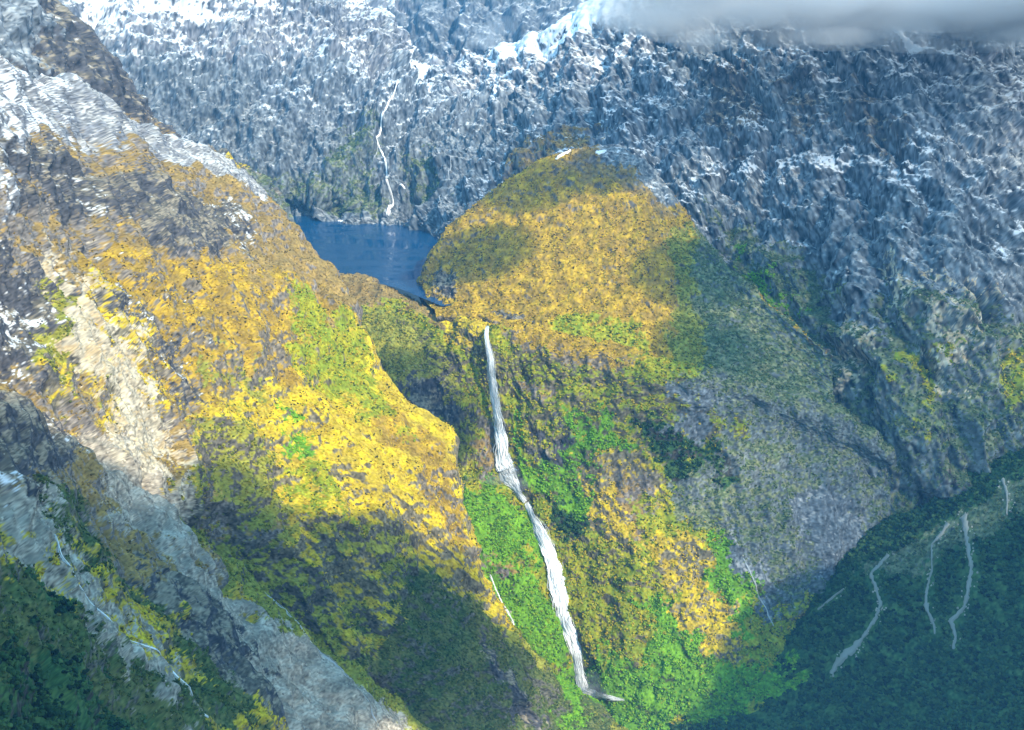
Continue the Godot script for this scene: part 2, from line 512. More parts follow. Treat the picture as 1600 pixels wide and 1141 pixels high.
# a ribbon of water or gravel that lies on the ground
func ribbon(patch: String, way: Array, widths: Array, lift: float, ragged: float, seed_value: int, half := 3) -> ArrayMesh:
	var p: Patch = patches[patch]
	var st := SurfaceTool.new()
	st.begin(Mesh.PRIMITIVE_TRIANGLES)
	var pts: Array[Vector3] = way[0]
	var n := pts.size()
	var rough := FastNoiseLite.new()
	rough.seed = seed_value
	rough.frequency = 0.09
	for i in n:
		var uv: Vector2 = way[2][i]
		var ahead := (pts[mini(i + 1, n - 1)] - pts[maxi(i - 1, 0)]).normalized()
		var across := ahead.cross(way[1][i]).normalized()
		var du := (p.at(uv.x + 0.004, uv.y) - p.at(uv.x - 0.004, uv.y)) / 0.008
		var dv := (p.at(uv.x, uv.y + 0.004) - p.at(uv.x, uv.y - 0.004)) / 0.008
		var turn := Vector2(across.dot(du) / du.length_squared(), across.dot(dv) / dv.length_squared())
		var w := width_at(widths, way[3][i]) * 0.5
		for k in half * 2 + 1:
			var s := float(k - half) / half
			var reach := s * w * (1.0 + ragged * rough.get_noise_2d(i * 6.0, signf(s) * 40.0))
			var at := uv + turn * reach
			var edge := -0.6 if absi(k - half) == half else 0.35 * (1.0 - absf(s))
			st.add_vertex(p.at(at.x, at.y) + way[1][i] * lift * (edge if edge < 0.0 else 1.0 + edge))
	var round_count := half * 2 + 1
	for i in n - 1:
		for k in half * 2:
			var a := i * round_count + k
			for v in [a, a + round_count, a + 1, a + 1, a + round_count, a + round_count + 1]: st.add_index(v)
	st.generate_normals()
	return st.commit()

func thing(called: String, label: String, category: String, at: Vector3, group := "") -> Node3D:
	var o := Node3D.new()
	o.name = numbered(called)
	add_child(o)
	tag(o, label, category, group)
	return o

func falling_water() -> void:
	var foam := plain("white_water", Color(0.88, 0.89, 0.88), 0.7, 0.3)
	var veil := plain("thin_water", Color(0.46, 0.49, 0.50), 0.6, 0.4)
	var fall := thing("waterfall", "tall white waterfall dropping in leaps down the green valley wall", "waterfall", Vector3.ZERO)
	var leaps := [
		["upper_leap", [Vector2(0.4241, 0.2159), Vector2(0.4274, 0.3037), Vector2(0.4291, 0.3876), Vector2(0.4290, 0.4421), Vector2(0.4347, 0.4794), Vector2(0.4383, 0.5100), Vector2(0.4317, 0.5466)], [5.0, 8.0, 13.0, 15.0, 17.0, 20.0, 28.0], 420, 5],
		["middle_cascade", [Vector2(0.4307, 0.5414), Vector2(0.4382, 0.5515), Vector2(0.4473, 0.5629), Vector2(0.4530, 0.5800), Vector2(0.4513, 0.5992)], [34.0, 32.0, 20.0, 12.0, 9.0], 160, 2],
		["lower_leap", [Vector2(0.4529, 0.5962), Vector2(0.4477, 0.6200), Vector2(0.4388, 0.6482), Vector2(0.4298, 0.6768), Vector2(0.4257, 0.7064), Vector2(0.4195, 0.7398), Vector2(0.4177, 0.7728), Vector2(0.4266, 0.8010), Vector2(0.4302, 0.8288), Vector2(0.4269, 0.8561), Vector2(0.4290, 0.8871)], [8.0, 14.0, 19.0, 20.0, 22.0, 24.0, 22.0, 17.0, 14.0, 15.0, 20.0], 560, 4],
		["outflow_stream", [Vector2(0.4266, 0.8815), Vector2(0.4536, 0.8869), Vector2(0.4851, 0.8904), Vector2(0.5165, 0.8969), Vector2(0.5587, 0.9043)], [16.0, 14.0, 10.0, 7.0, 3.0], 90, 1]]
	for l in leaps:
		var way := trail("falls_wall", l[1], 5.0, 10.0 if l[0] == "upper_leap" else 4.0, l[4])
		clear_ground("falls_wall", way, l[2], 5.0)
		var body := mesh_node(l[0], strands(way, l[2], int(l[3] * 1.3), 0.052, 0.3, l[3]), foam, fall)
		body.material_override = foam
		mesh_node("thin_water", strands(way, l[2], l[3], 0.05, 0.3, l[3] + 1), veil, body)
	for s in [
		["waterfall", "thin waterfall running down the cirque wall into the lake", "cirque_headwall", [Vector2(0.6908, 0.4934), Vector2(0.6630, 0.5364), Vector2(0.6468, 0.5681), Vector2(0.6364, 0.6001), Vector2(0.6262, 0.6115), Vector2(0.6450, 0.6434), Vector2(0.6593, 0.6760), Vector2(0.6648, 0.7222), Vector2(0.6782, 0.7661), Vector2(0.6701, 0.8126), Vector2(0.6705, 0.8776)], [3.0, 4.5, 6.0, 6.5, 5.0, 5.0, 6.0, 6.0, 4.0, 7.0, 9.0], 120, true],
		["stream", "faint branch stream beside the thin waterfall in the cirque", "cirque_headwall", [Vector2(0.6312, 0.6141), Vector2(0.6296, 0.6449), Vector2(0.6212, 0.6723)], [2.0, 3.0, 1.5], 20, false],
		["stream", "faint white thread slanting down the blue wall right of the lake", "right_mountain", [Vector2(0.0506, 0.5160), Vector2(0.0311, 0.5535), Vector2(0.0000, 0.5994), Vector2(0.0000, 0.6524)], [2.0, 3.0, 3.0, 2.0], 30, false],
		["stream", "long thin stream falling down the blue mountain face on the right", "right_mountain", [Vector2(0.4960, 0.6843), Vector2(0.5046, 0.7044), Vector2(0.5128, 0.7235), Vector2(0.5350, 0.7368), Vector2(0.5467, 0.7581), Vector2(0.5599, 0.7791), Vector2(0.5691, 0.8113), Vector2(0.5734, 0.8450), Vector2(0.5792, 0.8748), Vector2(0.5866, 0.9087)], [1.5, 2.5, 2.0, 2.5, 2.5, 2.0, 2.0, 2.5, 2.5, 2.0], 60, false],
		["stream", "short white stream at the foot of the blue wall right of the bright green slope", "falls_wall", [Vector2(0.8002, 0.6659), Vector2(0.8051, 0.6965), Vector2(0.8121, 0.7235), Vector2(0.8187, 0.7515), Vector2(0.8273, 0.7897)], [1.5, 2.5, 2.5, 3.0, 2.0], 40, false],
		["stream", "small white stream emerging beside the edge of the golden spur", "falls_wall", [Vector2(0.2972, 0.7113), Vector2(0.2963, 0.7363), Vector2(0.2981, 0.7520), Vector2(0.3050, 0.7662), Vector2(0.3070, 0.7830), Vector2(0.2999, 0.8059)], [2.5, 3.0, 3.0, 4.0, 3.5, 3.0], 40, true],
		["stream", "white stream tumbling over grey slabs in the lower left corner", "left_mountain", [Vector2(0.2253, 0.7773), Vector2(0.2412, 0.7950), Vector2(0.2472, 0.7990), Vector2(0.2812, 0.8117), Vector2(0.3096, 0.8248), Vector2(0.3284, 0.8311), Vector2(0.3649, 0.8411), Vector2(0.4015, 0.8477), Vector2(0.4346, 0.8538), Vector2(0.4495, 0.8676), Vector2(0.4588, 0.8790), Vector2(0.4739, 0.8911), Vector2(0.5065, 0.9060)], [1.0, 1.6, 1.8, 1.4, 1.6, 1.8, 1.4, 1.2, 1.4, 2.0, 2.2, 2.0, 1.6], 90, true],
		["stream", "pale stream threading the grey slab gully below the golden slope", "left_mountain", [Vector2(0.6316, 0.6567), Vector2(0.6557, 0.6658), Vector2(0.6880, 0.7122), Vector2(0.7184, 0.7422), Vector2(0.7509, 0.7810), Vector2(0.7864, 0.8194)], [0.6, 1.4, 1.8, 1.8, 1.8, 1.8], 70, false]]:
		var way := trail(s[2], s[3], 4.0, 1.2, 2)
		clear_ground(s[2], way, s[4], 3.0)
		var bed := mesh_node(s[0], ribbon(s[2], way, s[4].map(func(w): return w * 0.7), 0.6, 1.5, s[5]), veil)
		tag(bed, s[1], s[0])
		mesh_node("white_water", strands(way, s[4], s[5], 0.14, 0.25, s[5] + 7), foam if s[6] else veil, bed)

func gravel_and_snow() -> void:
	var gravel := plain("gravel", Color(0.27, 0.27, 0.23), 0.95, 0.2)
	for s in [
		["pale gravel wash widening to a yellowish apron on the valley floor", [Vector2(0.6115, 0.1494), Vector2(0.5655, 0.1892), Vector2(0.5718, 0.2413), Vector2(0.5758, 0.2862), Vector2(0.5530, 0.3337), Vector2(0.5054, 0.3935), Vector2(0.4643, 0.4242), Vector2(0.4374, 0.4516), Vector2(0.4244, 0.5005)], [9.0, 7.0, 6.0, 7.0, 8.0, 9.0, 18.0, 16.0, 4.0]],
		["longest pale gravel wash running down the fan at far right", [Vector2(0.7641, 0.1431), Vector2(0.7601, 0.2020), Vector2(0.7579, 0.2746), Vector2(0.7387, 0.3564), Vector2(0.7232, 0.4141), Vector2(0.6970, 0.4482), Vector2(0.6903, 0.5361), Vector2(0.6753, 0.5955)], [20.0, 9.0, 9.0, 8.0, 6.0, 9.0, 5.0, 2.5]],
		["thin pale gravel wash between the two wider ones", [Vector2(0.7346, 0.1365), Vector2(0.6963, 0.1708), Vector2(0.6920, 0.2313), Vector2(0.6762, 0.2913), Vector2(0.6683, 0.3411), Vector2(0.6671, 0.4426), Vector2(0.6618, 0.5077)], [14.0, 4.0, 3.5, 5.0, 8.0, 5.0, 2.0]],
		["short faint gravel wash high at the right edge of the fan", [Vector2(0.8437, 0.1438), Vector2(0.8418, 0.1861), Vector2(0.8330, 0.2197)], [10.0, 6.0, 4.0]],
		["pale gravel edge where the rock wall meets the lower fan", [Vector2(0.4970, 0.1743), Vector2(0.4696, 0.1736), Vector2(0.4363, 0.1759)], [3.0, 4.0, 2.0]]]:
		var way := trail("valley_floor", s[1], 4.0, 0.0, 1)
		clear_ground("valley_floor", way, s[2], 7.0)
		tag(mesh_node("gravel_wash", ribbon("valley_floor", way, s[2], 2.4, 1.1, 3), gravel), s[0], "gravel", "gravel washes on the valley fans")
	var snow := plain("snow", Color(0.86, 0.87, 0.89), 0.7, 0.3)
	for s in [
		["round white snow patch on the summit of the golden knob", "golden_knob", [Vector2(0.4909, 0.3323), Vector2(0.4990, 0.3292), Vector2(0.5075, 0.3248), Vector2(0.5201, 0.3279)], [6.0, 20.0, 18.0, 5.0]],
		["narrow slanting snow patch left of the knob summit", "golden_knob", [Vector2(0.4185, 0.3146), Vector2(0.4308, 0.3080), Vector2(0.4512, 0.2947)], [3.0, 8.0, 3.0]],
		["small white snow remnant in the cirque right of the thin waterfall", "cirque_headwall", [Vector2(0.7081, 0.7352), Vector2(0.7148, 0.7346), Vector2(0.7235, 0.7380)], [2.0, 7.0, 2.0]],
		["broad snow patch on the ridge above the saddle", "right_mountain", [Vector2(0.1306, 0.2600), Vector2(0.1609, 0.2515), Vector2(0.1969, 0.2397)], [10.0, 28.0, 8.0]],
		["small snow patch just below the ridge right of the saddle", "right_mountain", [Vector2(0.1440, 0.2969), Vector2(0.1576, 0.2991), Vector2(0.1742, 0.3047)], [5.0, 16.0, 5.0]],
		["long snow ramp climbing the ridge into the cloud", "right_mountain", [Vector2(0.2044, 0.2724), Vector2(0.2416, 0.2642), Vector2(0.2791, 0.2594), Vector2(0.3227, 0.2519)], [8.0, 24.0, 30.0, 20.0]],
		["slanting snow patch under the cloud bank on the right mountain", "right_mountain", [Vector2(0.6718, 0.3066), Vector2(0.6873, 0.3166), Vector2(0.7060, 0.3303), Vector2(0.7258, 0.3351)], [8.0, 26.0, 22.0, 6.0]]]:
		var way := trail(s[1], s[2], 4.0, 0.0, 1)
		tag(mesh_node("snow_patch", ribbon(s[1], way, s[3], 3.0, 0.9, 9, 5), snow), s[0], "snow")
	var floe := trail("cirque_headwall", [Vector2(0.5488, 0.8886), Vector2(0.5616, 0.8868), Vector2(0.5761, 0.8848)], 3.0, 0.0, 0)
	var ice := SurfaceTool.new()
	ice.begin(Mesh.PRIMITIVE_TRIANGLES)
	var mid: Vector3 = floe[0][floe[0].size() / 2]
	for k in 14:
		var e1 := Vector3(cos(k * TAU / 14) * (15.0 + 4.0 * sin(k * 2.3)), 0.2, sin(k * TAU / 14) * (9.0 + 3.0 * sin(k * 1.7)))
		var e2 := Vector3(cos((k + 1) * TAU / 14) * (15.0 + 4.0 * sin((k + 1) % 14 * 2.3)), 0.2, sin((k + 1) * TAU / 14) * (9.0 + 3.0 * sin((k + 1) % 14 * 1.7)))
		for v in [Vector3(0, 2.6, 0), e1 * 0.8 + Vector3(0, 1.8, 0), e2 * 0.8 + Vector3(0, 1.8, 0), e1 * 0.8 + Vector3(0, 1.8, 0), e1, e2, e1 * 0.8 + Vector3(0, 1.8, 0), e2, e2 * 0.8 + Vector3(0, 1.8, 0)]:
			ice.add_vertex(Vector3(mid.x, 979.8, mid.z + 26.0) + v)
	ice.generate_normals()
	tag(mesh_node("ice_floe", ice.commit(), snow), "pale ice floe floating by the far shore of the lake", "ice")
	# snowfield in the saddle
	var lie := trail("cirque_headwall", [Vector2(0.7301, 0.3688), Vector2(0.7689, 0.3380), Vector2(0.8195, 0.3063), Vector2(0.8597, 0.2953), Vector2(0.8889, 0.2896), Vector2(0.9112, 0.2675)], 5.0, 0.0, 2)
	tag(mesh_node("snowfield", ribbon("cirque_headwall", lie, [30.0, 70.0, 85.0, 80.0, 70.0, 30.0], 6.0, 0.5, 4, 9), snow), "bright white snowfield lying in the saddle above the cirque", "snow")

# ------------------------------------------------------------------ shrubs, tussock and forest
func bush(seed_value: int, lobes: int, tall: float) -> ArrayMesh:
	var rng := RandomNumberGenerator.new()
	rng.seed = seed_value
	var g := (1.0 + sqrt(5.0)) / 2.0
	var corner := [Vector3(-1, g, 0), Vector3(1, g, 0), Vector3(-1, -g, 0), Vector3(1, -g, 0), Vector3(0, -1, g), Vector3(0, 1, g), Vector3(0, -1, -g), Vector3(0, 1, -g), Vector3(g, 0, -1), Vector3(g, 0, 1), Vector3(-g, 0, -1), Vector3(-g, 0, 1)]
	var faces := [0, 11, 5, 0, 5, 1, 0, 1, 7, 0, 7, 10, 0, 10, 11, 1, 5, 9, 5, 11, 4, 11, 10, 2, 10, 7, 6, 7, 1, 8, 3, 9, 4, 3, 4, 2, 3, 2, 6, 3, 6, 8, 3, 8, 9, 4, 9, 5, 2, 4, 11, 6, 2, 10, 8, 6, 7, 9, 8, 1]
	var st := SurfaceTool.new()
	st.begin(Mesh.PRIMITIVE_TRIANGLES)
	st.set_smooth_group(-1)
	for l in lobes:
		var at := Vector3(rng.randf_range(-0.6, 0.6), rng.randf_range(0.2, tall), rng.randf_range(-0.6, 0.6))
		var r := rng.randf_range(0.38, 0.62)
		var v := []
		for c in corner: v.append(at + c.normalized().rotated(UP, l) * r * rng.randf_range(0.65, 1.25))
		for k in range(0, 60, 3):
			st.add_vertex(v[faces[k]])
			st.add_vertex(v[faces[k + 2]])
			st.add_vertex(v[faces[k + 1]])
	st.generate_normals()
	return st.commit()

# an angular block with flat faces
func boulder(seed_value: int) -> ArrayMesh:
	var rng := RandomNumberGenerator.new()
	rng.seed = seed_value
	var lines := []
	for level in 3:
		var ring := []
		for k in 6: ring.append(Vector3(cos(k * TAU / 6 + level * 0.4), 0, sin(k * TAU / 6 + level * 0.4)) * rng.randf_range(0.55, 1.0) * [1.0, 0.9, 0.45][level] + Vector3(0, [-0.5, 0.25, 0.75][level] + rng.randf_range(-0.15, 0.15), 0))
		lines.append(ring)
	var st := SurfaceTool.new()
	st.begin(Mesh.PRIMITIVE_TRIANGLES)
	st.set_smooth_group(-1)
	for level in 2:
		for k in 6:
			var n := (k + 1) % 6
			for v in [lines[level][k], lines[level + 1][k], lines[level][n], lines[level][n], lines[level + 1][k], lines[level + 1][n]]: st.add_vertex(v)
	for k in 6:
		for v in [lines[2][k], Vector3(0, 0.8, 0), lines[2][(k + 1) % 6]]: st.add_vertex(v)
	st.generate_normals()
	return st.commit()

func growth() -> void:
	var leaf := StandardMaterial3D.new()
	leaf.resource_name = "leaves"
	leaf.vertex_color_use_as_albedo = true
	leaf.roughness = 0.9
	leaf.metallic_specular = 0.15
	var shapes := [bush(1, 4, 0.7), bush(2, 3, 0.5), bush(3, 5, 1.1)]
	var kinds: Array = covers.keys()
	# per cover: spacing, smallest and largest radius, tints
	var sorts := {
		"g": [4.6, 1.3, 2.6, [Color(0.50, 0.34, 0.03), Color(0.36, 0.25, 0.02), Color(0.40, 0.33, 0.02), Color(0.06, 0.06, 0.018)]],
		"u": [4.6, 1.2, 2.5, [Color(0.40, 0.26, 0.025), Color(0.26, 0.17, 0.025), Color(0.48, 0.35, 0.025), Color(0.06, 0.05, 0.018)]],
		"y": [4.6, 1.5, 3.2, [Color(0.30, 0.29, 0.02), Color(0.18, 0.23, 0.02), Color(0.40, 0.29, 0.02), Color(0.06, 0.08, 0.02)]],
		"G": [4.6, 1.8, 3.6, [Color(0.16, 0.34, 0.02), Color(0.11, 0.25, 0.02), Color(0.20, 0.30, 0.02), Color(0.06, 0.13, 0.02)]],
		"f": [5.2, 2.4, 5.0, [Color(0.035, 0.075, 0.025), Color(0.055, 0.10, 0.03), Color(0.02, 0.05, 0.02), Color(0.012, 0.025, 0.012)]],
		"o": [4.6, 1.3, 3.0, [Color(0.20, 0.21, 0.03), Color(0.13, 0.15, 0.025), Color(0.28, 0.24, 0.03), Color(0.09, 0.11, 0.02)]],
		"c": [4.2, 1.1, 2.6, [Color(0.08, 0.11, 0.03), Color(0.05, 0.075, 0.02), Color(0.13, 0.14, 0.035), Color(0.04, 0.06, 0.02)]],
		"b": [4.8, 1.1, 2.3, [Color(0.20, 0.14, 0.04), Color(0.10, 0.08, 0.03), Color(0.28, 0.19, 0.05)]],
		"h": [5.0, 1.2, 2.8, [Color(0.09, 0.13, 0.05), Color(0.13, 0.16, 0.06), Color(0.06, 0.09, 0.04)]],
		"k": [5.0, 0.8, 2.4, [Color(0.13, 0.12, 0.10), Color(0.22, 0.20, 0.17), Color(0.08, 0.075, 0.07)]],
		"t": [5.0, 0.6, 2.2, [Color(0.36, 0.33, 0.27), Color(0.26, 0.24, 0.20), Color(0.42, 0.38, 0.30)]],
		"p": [5.5, 0.8, 2.8, [Color(0.50, 0.43, 0.30), Color(0.36, 0.28, 0.17), Color(0.44, 0.38, 0.28)]],
		"m": [8.0, 1.5, 3.8, [Color(0.17, 0.19, 0.205), Color(0.11, 0.13, 0.145), Color(0.24, 0.26, 0.27)]],
		"w": [8.0, 1.5, 3.4, [Color(0.22, 0.22, 0.22), Color(0.32, 0.31, 0.29), Color(0.46, 0.47, 0.48)]],
		"r": [8.0, 1.5, 4.2, [Color(0.16, 0.18, 0.185), Color(0.11, 0.13, 0.14), Color(0.25, 0.255, 0.25)]]}
	var stony := ["k", "t", "p", "m", "w", "r"]
	var stone := StandardMaterial3D.new()
	stone.resource_name = "stone"
	stone.vertex_color_use_as_albedo = true
	stone.roughness = 0.9
	stone.metallic_specular = 0.3
	var stones := [boulder(5), boulder(6), boulder(7)]
	var total := 0
	for which in [["left_mountain", "tussock_and_scrub", "tussock grass and scrub growing over the left spur", 0.8], ["golden_knob", "tussock_grass", "golden tussock grass growing on the knob", 1.0], ["falls_wall", "scrub", "green and yellow scrub clinging to the waterfall wall", 1.0],
			["right_mountain", "scrub", "thin dark scrub on the lower right mountain", 1.1], ["cirque_headwall", "rubble", "blocks and rubble perched on the cirque wall", 1.0], ["dark_ridge", "rubble", "blocks and rubble on the dark ridge", 0.8], ["valley_floor", "forest", "dark forest canopy covering the valley floor and fans", 1.15]]:
		var p: Patch = patches[which[0]]
		var rng := RandomNumberGenerator.new()
		rng.seed = 77
		var buffers := []
		for b in 6: buffers.append(PackedFloat32Array())
		for j in p.nv - 1:
			for i in p.nu - 1:
				var k := j * p.nu + i
				var kind: String = kinds[p.zone[k]]
				if not sorts.has(kind): continue
				var sort: Array = sorts[kind]
				var q := p.pos[k]
				var e1 := p.pos[k + 1] - q
				var e2 := p.pos[k + p.nu] - q
				var chance: float = covers[kind].shrub * e1.cross(e2).length() / (sort[0] * sort[0])
				var n := p.nor[k]
				if n.y < covers[kind].steep * 0.9: chance *= 0.25
				chance *= clampf(0.9 + 2.2 * noise_knoll.get_noise_3dv(q * 0.03), 0.15, 1.8)
				while chance > 0.0:
					if rng.randf() < chance:
						var at := q + e1 * rng.randf() + e2 * rng.randf()
						var r: float = rng.randf_range(sort[1], sort[2]) * which[3]
						var basis := Basis(UP, rng.randf() * TAU).scaled(Vector3(r, r * rng.randf_range(0.75, 1.2), r))
						var tints: Array = sort[3]
						var c: Color = tints[mini(int(pow(rng.randf(), 1.4) * tints.size()), tints.size() - 1)]
						var light := rng.randf_range(0.75, 1.3)
						buffers[rng.randi() % 3 + (3 if kind in stony else 0)].append_array([basis.x.x, basis.y.x, basis.z.x, at.x, basis.x.y, basis.y.y, basis.z.y, at.y, basis.x.z, basis.y.z, basis.z.z, at.z, c.r * light, c.g * light, c.b * light, 1.0])
					chance -= 1.0
		var o := Node3D.new()
		o.name = numbered(which[1])
		add_child(o)
		tag(o, which[2], "rubble" if which[1] == "rubble" else "vegetation", "", "stuff")
		for s in 6:
			if buffers[s].is_empty(): continue
			var mm := MultiMesh.new()
			mm.transform_format = MultiMesh.TRANSFORM_3D
			mm.use_colors = true
			mm.mesh = shapes[s] if s < 3 else stones[s - 3]
			mm.instance_count = buffers[s].size() / 16
			mm.buffer = buffers[s]
			var mi := MultiMeshInstance3D.new()
			mi.name = "rubble" if s > 2 else "trees" if which[0] == "valley_floor" else "shrubs"
			mi.multimesh = mm
			mi.material_override = leaf if s < 3 else stone
			mi.set_meta("kind", "stuff")
			o.add_child(mi, true)
			total += mm.instance_count
	print("shrubs ", total)

# ------------------------------------------------------------------ clouds
func cloud(called: String, label: String, category: String, puffs: Array, density: float, colour: Color) -> void:
	var o := thing(called, label, category, Vector3.ZERO)
	for p in puffs:
		var f := FogVolume.new()
		f.name = "puff"
		f.shape = RenderingServer.FOG_VOLUME_SHAPE_ELLIPSOID
		f.size = p[1]
		f.position = p[0]
		var m := FogMaterial.new()
		m.resource_name = "mist"
		m.albedo = colour
		m.density = density * (p[2] if p.size() > 2 else 1.0)
		f.material = m
		o.add_child(f, true)

func clouds() -> void:
	var grey := Color(0.98, 0.99, 1.0)
	cloud("cloud_bank", "soft grey cloud bank hiding the top of the right mountain", "cloud", [
		[Vector3(315, 1536, -2372), Vector3(273, 98, 550), 1.24],
		[Vector3(330, 1623, -2292), Vector3(354, 107, 590), 0.97],
		[Vector3(297, 1524, -2208), Vector3(130, 51, 249), 1.27],
		[Vector3(321, 1506, -2202), Vector3(104, 53, 214), 1.38],
		[Vector3(444, 1538, -2343), Vector3(295, 84, 611), 0.82],
		[Vector3(475, 1592, -2431), Vector3(259, 123, 454), 0.95],
		[Vector3(396, 1489, -2195), Vector3(139, 57, 245), 0.96],
		[Vector3(388, 1492, -2170), Vector3(80, 30, 189), 1.54],
		[Vector3(571, 1551, -2315), Vector3(358, 99, 484), 1.07],
		[Vector3(560, 1563, -2428), Vector3(344, 82, 503), 1.30],
		[Vector3(543, 1477, -2377), Vector3(98, 59, 205), 0.83],
		[Vector3(591, 1484, -2319), Vector3(80, 40, 168), 1.49],
		[Vector3(685, 1509, -2318), Vector3(318, 102, 453), 1.18],
		[Vector3(645, 1579, -2276), Vector3(286, 101, 467), 1.08],
		[Vector3(702, 1506, -2290), Vector3(166, 33, 189), 1.37],
		[Vector3(659, 1496, -2159), Vector3(185, 37, 176), 1.10],
		[Vector3(817, 1546, -2333), Vector3(363, 98, 501), 0.73],
		[Vector3(807, 1548, -2361), Vector3(410, 88, 452), 0.74],
		[Vector3(777, 1483, -2315), Vector3(112, 36, 139), 1.25],
		[Vector3(726, 1487, -2260), Vector3(77, 34, 183), 1.36],
		[Vector3(896, 1547, -2283), Vector3(400, 99, 604), 1.23],
		[Vector3(836, 1569, -2249), Vector3(258, 84, 575), 0.75],
		[Vector3(786, 1512, -2102), Vector3(124, 53, 198), 1.11],
		[Vector3(845, 1477, -2175), Vector3(182, 35, 124), 1.59],
		[Vector3(1012, 1534, -2262), Vector3(338, 107, 463), 1.09],
		[Vector3(925, 1564, -2224), Vector3(373, 95, 589), 0.97],
		[Vector3(949, 1509, -2151), Vector3(114, 44, 243), 0.98],
		[Vector3(988, 1487, -2208), Vector3(74, 54, 203), 1.29],
		[Vector3(1058, 1548, -2194), Vector3(261, 100, 486), 0.74],
		[Vector3(1034, 1598, -2134), Vector3(341, 103, 516), 1.17],
		[Vector3(1102, 1489, -2181), Vector3(188, 30, 236), 0.88],
		[Vector3(958, 1489, -2034), Vector3(96, 40, 135), 0.90],
		[Vector3(1157, 1534, -2202), Vector3(313, 128, 554), 0.92],
		[Vector3(1107, 1572, -2160), Vector3(293, 91, 537), 1.27],
		[Vector3(1009, 1491, -1971), Vector3(100, 30, 239), 1.28],
		[Vector3(1031, 1506, -2028), Vector3(166, 36, 256), 1.43],
		[Vector3(1263, 1527, -2135), Vector3(399, 126, 468), 0.89],
		[Vector3(1180, 1586, -2032), Vector3(333, 110, 529), 0.83],
		[Vector3(1169, 1495, -2029), Vector3(122, 38, 146), 1.12],
		[Vector3(1101, 1500, -1959), Vector3(155, 39, 212), 0.91]
	], 0.0027, grey)
	cloud("mist_wisp", "small wisp of mist drifting before the distant snowy wall", "mist", [[Vector3(-79, 1432, -3699), Vector3(90, 110, 120)], [Vector3(-108, 1415, -3688), Vector3(110, 50, 90)], [Vector3(-22, 1469, -3720), Vector3(90, 70, 90)], [Vector3(-56, 1459, -3710), Vector3(70, 80, 90)]], 0.0027, grey)
	cloud("mist_wisp", "thin mist hanging over the ridge at the edge of the cloud bank", "mist", [[Vector3(288, 1508, -2986), Vector3(200, 60, 160)], [Vector3(352, 1535, -2929), Vector3(180, 70, 160)], [Vector3(237, 1550, -3041), Vector3(160, 50, 120)]], 0.0025, grey)
	cloud("mist_wisp", "faint mist along the snowy skyline above the cirque", "mist", [[Vector3(-553, 1576, -3304), Vector3(260, 50, 160)], [Vector3(-364, 1579, -3380), Vector3(220, 40, 160)]], 0.004, grey)
	cloud("spray", "white spray drifting at the foot of the upper leap", "spray", [[Vector3(0, 721, -1722), Vector3(38, 30, 30)], [Vector3(-31, 705, -1722), Vector3(50, 18, 30)], [Vector3(18, 706, -1700), Vector3(26, 26, 26)]], 0.012, grey)
	cloud("spray", "white spray rising where the lower leap lands", "spray", [[Vector3(130, 392, -1502), Vector3(46, 22, 40)], [Vector3(144, 416, -1493), Vector3(34, 46, 34), 0.6], [Vector3(156, 400, -1488), Vector3(60, 16, 40)]], 0.007, grey)
	cloud("cloud", "unseen grey cloud set above the right mountain and its valley to shade them", "cloud", [  # out of frame; puffs added on the sun path to shade the slopes
		[Vector3(1197, 2000, -1411), Vector3(600, 130, 600)],
		[Vector3(1383, 2000, -1256), Vector3(600, 130, 600)],
		[Vector3(1539, 2000, -1150), Vector3(600, 130, 600)],
		[Vector3(1453, 2000, -869), Vector3(520, 130, 520)],
		[Vector3(1582, 2000, -766), Vector3(400, 130, 400)],
		[Vector3(1901, 2000, -598), Vector3(480, 130, 480)],
		[Vector3(1758, 2000, -549), Vector3(440, 130, 440)],
		[Vector3(1185, 2000, -774), Vector3(400, 130, 400)],
		[Vector3(1515, 2000, -476), Vector3(300, 130, 300)],
		[Vector3(1685, 2000, -220), Vector3(360, 130, 360), 9.0],
		[Vector3(1786, 2000, -195), Vector3(480, 130, 480), 9.0],
		[Vector3(1846, 2000, -161), Vector3(520, 130, 520), 9.0],
		[Vector3(1765, 2000, -46), Vector3(480, 130, 480), 9.0],
		[Vector3(1715, 2000, -30), Vector3(280, 130, 280), 9.0],
		[Vector3(625, 2000, -863), Vector3(190, 130, 190), 4.0],
		[Vector3(775, 2000, -719), Vector3(150, 130, 150), 4.0],
		[Vector3(737, 2000, -719), Vector3(260, 130, 260), 4.0],
		[Vector3(638, 2000, -1293), Vector3(220, 130, 220), 4.0],
		[Vector3(669, 2000, -1544), Vector3(200, 130, 200), 4.0],
		[Vector3(824, 2000, -1591), Vector3(200, 130, 200), 4.0],
		[Vector3(1091, 2000, -1161), Vector3(260, 130, 260), 4.0],
		[Vector3(1161, 2000, -911), Vector3(220, 130, 220), 4.0]], 0.0032, grey)
	cloud("cloud", "unseen grey cloud set above the lower left gully to shade it", "cloud", [  # added above the frame so the gully and near slope lie in shade
		[Vector3(418, 2000, -239), Vector3(180, 130, 180)],
		[Vector3(563, 2000, -179), Vector3(220, 130, 220)],
		[Vector3(689, 2000, -201), Vector3(220, 130, 220)],
		[Vector3(830, 2000, -180), Vector3(180, 130, 180)],
		[Vector3(236, 2000, -43), Vector3(400, 130, 400)],
		[Vector3(388, 2000, 55), Vector3(440, 130, 440)],
		[Vector3(469, 2000, -124), Vector3(280, 130, 280)],
		[Vector3(592, 2000, 37), Vector3(400, 130, 400)],
		[Vector3(339, 2000, 137), Vector3(440, 130, 440)],
		[Vector3(783, 2000, -88), Vector3(300, 130, 300)],
		[Vector3(954, 2000, -30), Vector3(260, 130, 260)]], 0.013, grey)

